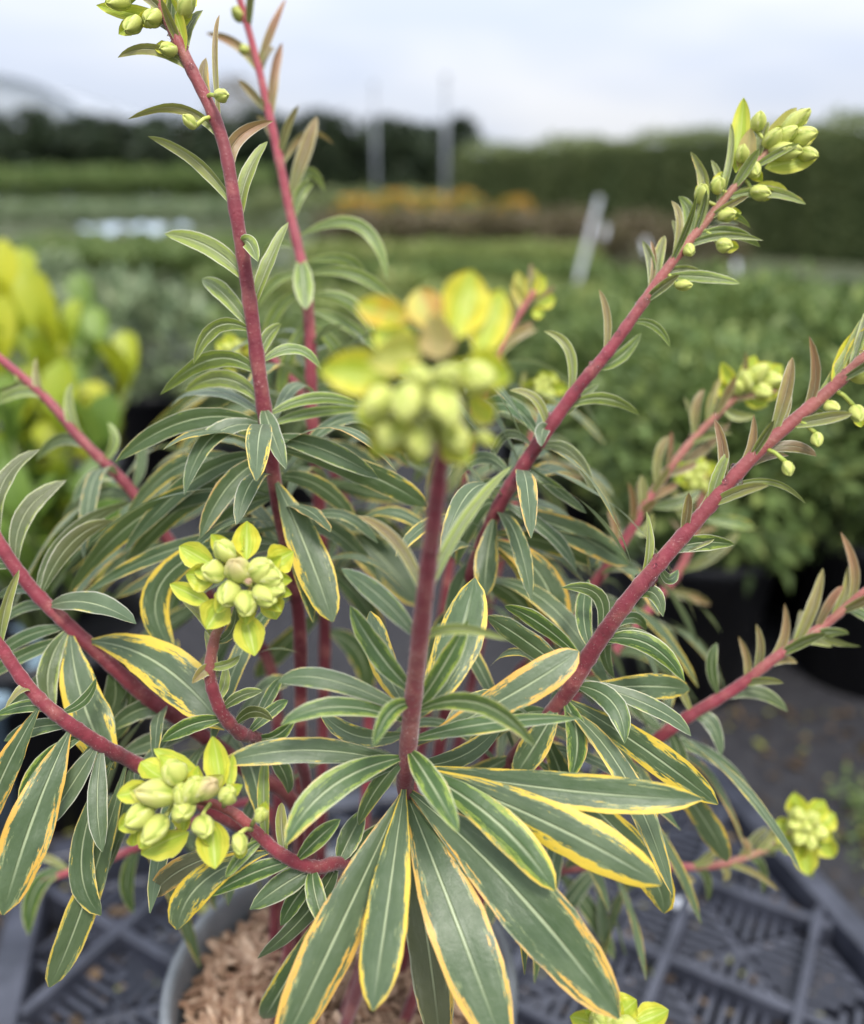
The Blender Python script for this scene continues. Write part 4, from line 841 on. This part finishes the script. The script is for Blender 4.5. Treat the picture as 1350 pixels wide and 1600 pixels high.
LV(S2, [
 ((295,118),(242,78),(184,90),20,0,.1,.35,.7,'y'), ((333,175),(318,130),(322,90),24,1,.4,.5,.6,'m'), ((345,210),(336,90),(343,23),11,.5,0,.6,.2,'y'), ((335,228),(285,170),(200,186),19,0,.1,.4,.6,'y'),
 ((352,330),(305,250),(231,213),24,.5,0,.25,.6,'y'), ((365,292),(365,225),(427,189),26,.5,.1,.8,.3,'y'), ((378,348),(385,280),(418,221),26,.5,0,.12,.4,'y'), ((375,440),(330,388),(257,365),36,.5,0,.08,.5,'y'),
 ((372,378),(388,378),(403,409),30,-2,0,.05,.5,'m'), ((402,486),(420,412),(451,347),26,.5,0,.08,.5,'y'), ((388,512),(352,462),(316,436),36,1,0,.05,.5,'m'), ((392,518),(338,510),(302,569),34,-1,0,.08,.35,'m'),
 ((408,575),(416,530),(440,506),26,1,0,.08,.3,'m'), ((412,562),(460,545),(503,578),28,1,.05,0,.3,'m'), ((402,590),(335,560),(250,617),42,0,.05,.05,.3,'m'), ((405,632),(355,592),(288,612),36,2,.05,.1,.25,'m'),
 ((410,630),(424,672),(447,734),38,-3,.05,0,.25,'m'), ((418,650),(490,622),(565,634),24,2,.05,0,.3,'m'), ((420,670),(485,645),(565,640),22,3,.05,0,.3,'m'), ((425,688),(505,702),(592,748),44,-1,.1,0,.3,'m'),
 ((428,705),(560,735),(668,792),50,1,.28,0,.2,'b'), ((415,665),(300,655),(180,722),44,0,.12,0,.25,'m'), ((415,668),(335,680),(288,774),44,-2,.1,0,.2,'m'), ((420,712),(360,755),(312,842),46,-2,.2,0,.2,'m'),
 ((428,752),(476,850),(520,972),66,-3,.55,0,.1,'b'), ((430,770),(370,800),(325,855),38,2,.2,0,.2,'m'), ((420,720),(310,745),(192,862),40,2,.25,0,.2,'m'), ((425,735),(300,780),(190,890),42,3,.35,0,.2,'m'),
 ((430,760),(300,720),(190,822),36,4,.4,0,.2,'m'), ((440,850),(300,850),(130,928),34,0,.25,0,.2,'m'), ((445,860),(300,880),(180,935),36,3,.3,0,.2,'m'), ((440,830),(260,900),(275,1025),50,-1,.6,0,.1,'b'),
 ((432,780),(250,790),(105,932),52,2,.35,0,.3,'m'), ((440,800),(520,830),(590,900),40,3,.3,0,.2,'m'), ((425,740),(500,760),(560,820),36,4,.3,0,.2,'m'), ((450,890),(400,930),(380,1000),40,4,.4,0,.2,'m')])
LV(S3, [
 ((405,100),(424,50),(447,-2),16,0,0,.9,.2,'y'), ((428,190),(428,115),(441,67),19,0,0,.9,.2,'y'), ((408,115),(372,72),(322,52),18,0,0,.8,.4,'y'), ((440,255),(425,205),(400,182),16,0,.1,.6,.5,'y'), ((453,315),(475,240),(495,182),30,-.5,0,.55,.3,'m'),
 ((445,260),(478,208),(522,226),16,1,0,.85,.2,'y'), ((466,345),(470,300),(492,288),24,0,0,.05,.6,'m'), ((460,330),(480,270),(508,300),24,1,0,.05,.2,'m'), ((474,398),(474,440),(478,484),40,-2,0,0,.1,'m'), ((470,370),(560,352),(606,440),26,0,0,0,.2,'m'),
 ((474,405),(545,408),(570,455),24,2,0,0,.3,'m'), ((476,430),(560,430),(622,485),24,1,0,0,.3,'m'), ((480,460),(550,475),(592,545),26,0,0,0,.2,'m'), ((470,395),(425,385),(405,440),18,2,0,0,.2,'m'), ((474,430),(430,440),(398,485),18,1,0,0,.2,'m'),
 ((482,500),(450,560),(438,625),26,1,.2,0,.2,'m'), ((482,510),(530,550),(562,625),28,1,.1,0,.2,'m'), ((480,480),(545,510),(605,565),24,2,0,0,.2,'m'), ((478,450),(430,490),(415,560),24,2,.1,0,.2,'m'), ((500,800),(575,850),(658,948),76,-3,.48,0,.05,'b'),
 ((490,660),(570,670),(640,730),40,2,.4,0,.2,'m'), ((490,690),(570,720),(610,790),40,2,.3,0,.2,'m'), ((488,620),(540,620),(600,680),34,1,.2,0,.3,'m'), ((500,750),(580,770),(670,780),32,1,.4,0,.2,'m'), ((505,960),(440,1010),(400,1060),44,2,.3,0,.3,'m'),
 ((505,980),(560,1020),(575,1090),46,1,.3,0,.4,'m'), ((500,880),(560,930),(600,1000),44,1,.4,0,.3,'m'), ((490,720),(420,760),(350,830),36,3,.3,0,.2,'m')])
LV(S4, [
 ((945,553),(950,500),(936,452),15,.3,0,.55,.1,'y'), ((1010,468),(1022,415),(1017,376),11,.3,0,.75,.1,'y'), ((1030,440),(1030,400),(1039,368),22,.5,.2,.25,.6,'m'), ((1052,408),(1062,350),(1049,314),15,.2,0,.45,.2,'y'), ((1062,392),(1078,340),(1060,307),26,.5,0,.05,.6,'m'),
 ((1085,370),(1102,295),(1079,237),22,.2,.3,.25,.5,'y'), ((1122,325),(1142,245),(1142,192),14,.3,.1,.15,.5,'y'), ((1035,428),(1095,432),(1157,443),24,0,0,.05,.5,'m'), ((1085,375),(1140,362),(1188,386),24,0,0,.05,.6,'m'), ((1105,345),(1140,335),(1173,356),20,0,.1,.05,.6,'m'),
 ((1135,310),(1200,300),(1259,319),19,0,.2,.1,.5,'y'), ((985,502),(1022,508),(1047,542),18,0,0,0,.3,'m'), ((930,575),(968,558),(1002,520),28,1,0,0,.4,'m'), ((890,622),(890,550),(849,517),18,0,0,.2,.4,'y'), ((878,645),(940,622),(1000,649),26,0,0,.08,.3,'m'),
 ((855,675),(838,625),(796,610),17,0,0,.3,.2,'y'), ((845,660),(848,672),(846,698),30,-1.5,0,0,.1,'m'), ((838,700),(890,705),(929,772),26,0,0,.1,.2,'m'), ((825,735),(870,765),(917,802),24,0,0,0,.3,'m'), ((812,742),(828,778),(826,818),24,-1,0,0,.2,'m'),
 ((778,803),(762,865),(757,932),44,-2,.4,0,.3,'b'), ((790,785),(860,835),(902,894),36,0,.05,0,.1,'m'), ((780,800),(880,825),(982,884),50,1,.4,0,.2,'b'), ((770,830),(870,852),(935,888),42,2,.35,0,.2,'m'), ((840,680),(792,632),(738,652),36,4,.2,0,.5,'m'),
 ((800,755),(750,715),(688,772),26,1,.1,0,.3,'m'), ((785,790),(745,800),(712,885),34,1,.2,0,.3,'m'), ((765,850),(845,900),(872,1012),60,-1,.75,0,.1,'b'), ((760,860),(815,880),(838,965),42,2,.6,0,.1,'b'), ((755,880),(720,920),(700,1000),46,1,.3,0,.2,'m'),
 ((835,705),(790,680),(765,735),20,1,0,.1,.3,'m'), ((800,760),(755,760),(720,800),24,2,.1,0,.2,'m'), ((740,900),(800,930),(850,990),44,3,.4,0,.2,'b'), ((735,940),(690,990),(680,1070),44,2,.4,0,.2,'b'), ((870,655),(905,625),(935,600),20,1,0,.05,.4,'y')])
LV(S5, [
 ((1003,915),(1014,860),(1010,799),19,.2,0,.12,.4,'y'), ((1050,868),(1090,848),(1148,851),36,0,0,.05,.5,'m'), ((985,940),(1018,925),(1036,964),30,-1,0,.05,.4,'m'), ((1060,848),(1095,805),(1113,757),20,-.6,0,.3,.5,'y'), ((1112,790),(1122,745),(1139,706),22,-.3,0,.1,.5,'y'),
 ((1130,778),(1200,752),(1259,787),13,0,0,.15,.5,'y'), ((1150,745),(1175,700),(1178,648),18,-.4,0,.7,.2,'y'), ((1185,712),(1235,697),(1276,713),24,0,0,.5,.3,'m'), ((1205,692),(1228,615),(1238,558),24,-.4,0,.6,.3,'y'), ((1235,665),(1260,645),(1290,650),20,0,0,.1,.5,'y'),
 ((1270,635),(1320,560),(1345,498),18,0,.4,.1,.8,'y'), ((930,1005),(938,935),(877,918),30,0,0,.05,.4,'m'), ((925,1015),(912,960),(920,905),34,2,.1,0,.3,'m'), ((935,1005),(1010,1005),(1070,1065),40,-1,.05,0,.5,'m'), ((925,1018),(990,992),(1042,1032),30,2,.05,0,.3,'m'),
 ((895,1065),(955,1095),(976,1162),48,-3,.05,0,.3,'m'), ((900,1065),(1020,1105),(1080,1150),40,-1,.1,0,.2,'m'), ((880,1095),(1000,1165),(1122,1257),58,-2,.6,0,.15,'b'), ((890,1075),(1000,1072),(1078,1078),44,2,.5,0,.2,'b'), ((880,1098),(902,1150),(892,1215),46,-2,.35,0,.7,'m'),
 ((875,1100),(842,1155),(803,1215),56,-1,.45,0,.3,'b'), ((885,1090),(848,1042),(818,1085),42,2,.3,0,.1,'m'), ((820,1170),(985,1320),(1037,1427),60,-1,.62,0,.05,'b'), ((900,1060),(820,1000),(760,962),52,-1,.28,0,.2,'m'), ((915,1035),(845,975),(788,947),38,-1,.05,0,.5,'m'),
 ((905,1050),(870,1030),(835,1075),36,2,.2,0,.2,'m'), ((860,1115),(780,1130),(720,1200),44,2,.4,0,.2,'m'), ((850,1130),(930,1150),(1000,1210),44,3,.3,0,.2,'m'), ((840,1140),(880,1220),(900,1310),46,2,.35,0,.2,'b'), ((965,965),(945,1010),(960,1060),26,3,0,0,.3,'m'),
 ((1030,885),(1045,905),(1060,890),22,3,0,0,.4,'m'), ((940,990),(985,965),(1010,985),24,2,0,0,.4,'m'), ((810,1180),(740,1220),(690,1290),46,2,.4,0,.2,'b')])
LV(S6, [
 ((1085,685),(1088,640),(1100,608),18,0,0,.6,.3,'y'), ((1110,660),(1112,620),(1125,590),16,0,.2,.4,.4,'y'), ((1030,760),(1030,710),(1045,682),16,0,0,.5,.4,'y'), ((1010,800),(1005,770),(1002,742),16,0,0,.3,.5,'y'), ((960,870),(962,830),(950,798),15,0,0,.75,.2,'y'), ((1060,715),(1095,705),(1142,658),22,0,0,.5,.3,'m'),
 ((1010,790),(1060,785),(1095,765),24,0,0,.1,.6,'m'), ((935,905),(965,882),(1008,896),28,0,0,0,.3,'m'), ((990,825),(1010,830),(1020,800),20,0,0,.2,.6,'y'), ((900,950),(950,940),(990,985),26,1,0,0,.3,'m'), ((870,990),(830,950),(800,980),28,1,.2,0,.3,'m'), ((850,1010),(890,1040),(930,1100),34,1,.3,0,.3,'m'), ((1130,635),(1150,650),(1180,650),18,0,.1,.2,.6,'y')])
LV(S7, [
 ((1125,1090),(1112,1045),(1120,1004),24,0,0,.05,.4,'m'), ((1165,1065),(1168,1030),(1154,994),15,0,0,.65,.2,'y'), ((1080,1115),(1062,1070),(1054,1024),15,0,0,.4,.3,'y'), ((1195,1040),(1225,1000),(1226,943),17,0,0,.7,.2,'y'), ((1240,1010),(1268,955),(1286,888),22,0,0,.45,.3,'y'), ((1240,1008),(1285,990),(1327,990),24,0,0,.1,.6,'m'),
 ((1110,1098),(1175,1080),(1231,1112),28,0,0,.05,.3,'m'), ((1075,1122),(1110,1128),(1127,1183),32,-1,0,0,.2,'m'), ((1180,1050),(1210,1032),(1246,1036),18,0,0,.5,.3,'y'), ((1050,1142),(1062,1180),(1064,1218),34,-1,.1,0,.2,'m'), ((1030,1155),(1110,1180),(1178,1243),30,1,.05,0,.2,'m'), ((1010,1170),(1090,1265),(1136,1347),44,1,.6,0,.1,'b'),
 ((1300,970),(1320,930),(1325,885),20,0,0,.4,.4,'y'), ((1320,950),(1350,960),(1380,985),22,0,0,.05,.5,'m'), ((1275,985),(1300,1000),(1345,1010),18,0,0,.2,.4,'y'), ((980,1190),(1000,1240),(1010,1300),40,1,.3,0,.2,'b'), ((1040,1148),(1000,1110),(985,1080),30,1,0,0,.3,'m')])
LV(S8, [
 ((1000,1355),(1020,1335),(1043,1300),22,0,.1,.1,.3,'m'), ((1070,1355),(1102,1365),(1106,1408),20,0,0,.05,.4,'m'), ((1160,1340),(1190,1352),(1191,1397),20,0,0,.05,.5,'m'), ((1150,1342),(1168,1330),(1158,1308),15,0,0,.7,.2,'y'), ((1205,1322),(1252,1335),(1269,1373),20,0,.1,.1,.7,'m'), ((1120,1352),(1135,1362),(1131,1376),13,0,0,.4,.3,'y'),
 ((940,1350),(900,1395),(878,1437),36,-1,.05,0,.15,'m'), ((945,1350),(942,1430),(950,1482),22,-1,.05,0,.2,'m'), ((870,1362),(920,1420),(960,1500),34,0,.1,0,.2,'m'), ((1180,1335),(1200,1310),(1215,1285),18,0,0,.3,.5,'y'), ((800,1385),(860,1440),(890,1510),38,0,.2,0,.2,'m'), ((1090,1353),(1110,1335),(1125,1330),14,0,0,.4,.4,'y')])
LV(S9, [
 ((75,625),(60,600),(57,558),16,0,0,.35,.3,'y'), ((130,690),(110,645),(112,598),20,0,0,.1,.3,'y'), ((75,628),(38,612),(-12,634),22,0,0,.05,.3,'m'), ((150,712),(100,685),(57,720),24,0,0,.05,.3,'m'), ((165,722),(178,690),(168,660),18,0,0,0,.3,'y'), ((200,762),(158,740),(112,788),32,0,0,0,.2,'m'), ((205,765),(222,720),(215,680),26,0,0,0,.3,'m'),
 ((220,785),(160,770),(120,800),28,1,.1,0,.2,'m'), ((240,815),(170,830),(100,900),36,0,.3,0,.3,'m'), ((250,825),(310,790),(350,760),30,1,.3,0,.2,'m'), ((270,855),(200,870),(140,940),36,1,.4,0,.2,'m'), ((300,895),(260,960),(250,1040),40,1,.4,0,.2,'m'), ((330,935),(270,970),(210,1010),38,0,.3,0,.2,'m'),
 ((215,780),(270,760),(300,700),28,1,.2,0,.2,'m'), ((20,575),(30,600),(-10,610),20,0,0,.1,.3,'y'), ((290,880),(350,880),(400,930),38,1,.4,0,.2,'m'), ((370,985),(330,1040),(320,1100),40,1,.3,0,.2,'m')])
LV(S16, [((770,565),(800,530),(840,515),20,0,.2,.5,.3,'y'), ((745,640),(800,640),(835,665),30,0,.2,0,.4,'m'), ((735,680),(690,720),(670,790),34,0,.3,0,.3,'m'), ((725,740),(780,770),(815,830),34,0,.3,0,.3,'m'), ((715,800),(650,830),(610,880),38,0,.3,0,.3,'m')])
LV(S17, [((830,690),(870,690),(900,720),22,0,0,.1,.4,'m'), ((815,740),(860,770),(880,830),28,0,.2,.1,.3,'m'), ((810,760),(760,790),(740,850),30,0,.2,0,.3,'m'), ((842,640),(825,610),(820,580),20,0,.6,.2,.6,'y'), ((790,850),(850,880),(890,940),36,0,.3,0,.2,'m'), ((795,830),(740,880),(720,940),36,0,.3,0,.2,'m'), ((830,700),(880,730),(910,750),20,0,.3,.5,.3,'m')])
LV(S18, [((1090,810),(1140,815),(1180,825),24,0,.3,0,.8,'m'), ((1060,890),(1110,870),(1155,830),22,0,.2,.2,.6,'m'), ((1040,925),(1080,930),(1110,945),20,0,0,.7,.2,'y'), ((1000,965),(1040,990),(1050,1040),26,0,0,0,.3,'m'), ((960,1015),(1010,1020),(1050,1060),28,0,.1,0,.3,'m'), ((1085,830),(1060,790),(1055,760),18,0,.2,.3,.6,'y')])
LV(S19, [((440,575),(470,560),(500,570),20,0,.3,.2,.5,'y'), ((420,562),(410,600),(380,650),28,0,.4,0,.4,'m'), ((480,635),(540,640),(580,690),34,0,.4,0,.3,'m'), ((500,690),(450,720),(420,780),34,0,.4,0,.2,'m'), ((545,800),(600,820),(640,870),36,0,.3,0,.2,'m'), ((400,552),(300,620),(225,680),32,0,.4,.1,.5,'m'), ((470,620),(350,650),(270,720),36,0,.6,0,.2,'m')])
drops(S4, 22, 27, 78); drops(S5, 24, 3, 60); drops(S1, 16, 5, 30, .0003, .0009); drops(S2, 8, 12, 30); drops(S6, 10, 3, 27)
# --- extra leaves low on the stems, filling the heart of the plant
def whorl(S, t0, t1, n, lmin, lmax, wd, seed, yel=.4):
    global NLEAF
    r = random.Random(seed); m = len(S.P) - 1
    for k in range(n):
        i = int((t0 + (t1-t0)*(k+.5)/n) * m); p = S.P[i]; ax = nrm(S.P[max(i-1,0)] - S.P[min(i+1,m)])
        if ax[2] < 0: ax = -ax
        a = k*2.4 + r.uniform(-.4,.4); e = nrm(np.cross(ax, [.3, .9, .1])); o = rot(e, ax, a)
        dr = nrm(o + ax*r.uniform(.0,.5)); l = r.uniform(lmin, lmax); mid = p + dr*l*.5 + np.array([0,0,.05*l]); tip = p + dr*l*.93 - np.array([0,0,r.uniform(.1,.45)*l])
        if tip[2] < MZ + .012: tip[2] = MZ + .012; mid[2] = max(mid[2], MZ + .02)
        if proj(tip)[2] < .27: continue
        hint = nrm(ax + np.array([0,0,.8])); w_ = wd*r.uniform(.75,1.2)
        leaf_mesh(p, mid, tip, w_, hint, .85, .6, .10, (r.random(), yel*r.uniform(.4,1.4), 0, r.uniform(0,.3)), 6, 12, .1, .08, 'mass', twist=r.uniform(-.7, .7))
for q, (S, t0, t1, n) in enumerate([(S2,.62,.85,9),(S3,.50,.85,13),(S4,.60,.85,10),(S6,.45,.8,9),(S9,.45,.8,9),(S16,.35,.8,11),(S17,.35,.8,9),(S18,.45,.8,8),(S19,.35,.8,9),(S10,.6,.85,6),(S7,.6,.85,6),(S5,.72,.9,5),(S8,.45,.85,8),(S14,.5,.85,6)]):
    whorl(S, t0, t1, int(n*2.3), .042, .080, .0082, 200+q)
# --- small upright leaves hugging the flowering ends of the shoots
def young(S, t0, t1, n, seed, red=.4, l0=.014, l1=.027):
    global NLEAF
    r = random.Random(seed); m = len(S.P) - 1
    for k in range(n):
        i = max(1, int((t0 + (t1-t0)*(k+.5)/n) * m)); p = S.P[i]; ax = nrm(S.P[i-1] - S.P[i+1])
        o = rot(nrm(np.cross(ax, [.3, .9, .1])), ax, k*2.4 + r.uniform(-.4,.4)); l = r.uniform(l0, l1)
        mid = p + ax*l*.45 + o*l*.30; tip = p + ax*l*.75 + o*l*r.uniform(.4,.95)
        rd = red*r.uniform(.2, 1.5); me = leaf_mesh(p, mid, tip, r.uniform(.0028, .0046), nrm(o*.25 + nrm(CAM-p) + np.array([0,0,.3])), .5, .6, .4, (r.random(), .05, min(1, rd), r.uniform(.6,1)), 4, 8, 0, .05, 'mass')
for q, (S, t0, t1, n, rd) in enumerate([(S4,.02,.34,15,.3),(S5,.0,.45,18,.5),(S6,.0,.45,17,.6),(S7,.0,.45,15,.6),(S8,.0,.5,11,.4),(S2,.0,.22,8,.4),(S16,.0,.3,6,.5),(S18,.0,.4,7,.5),(S3,.0,.25,5,.7)]):
    young(S, t0, t1, n, 300+q, rd)
lm_ = add('leaf_mass', mesh('leaf_mass', MASS[0], MASS[1], M_leaf, MASS[2], MASS[3]), plant); lm_.matrix_parent_inverse = INV; lm_['kind'] = 'stuff'
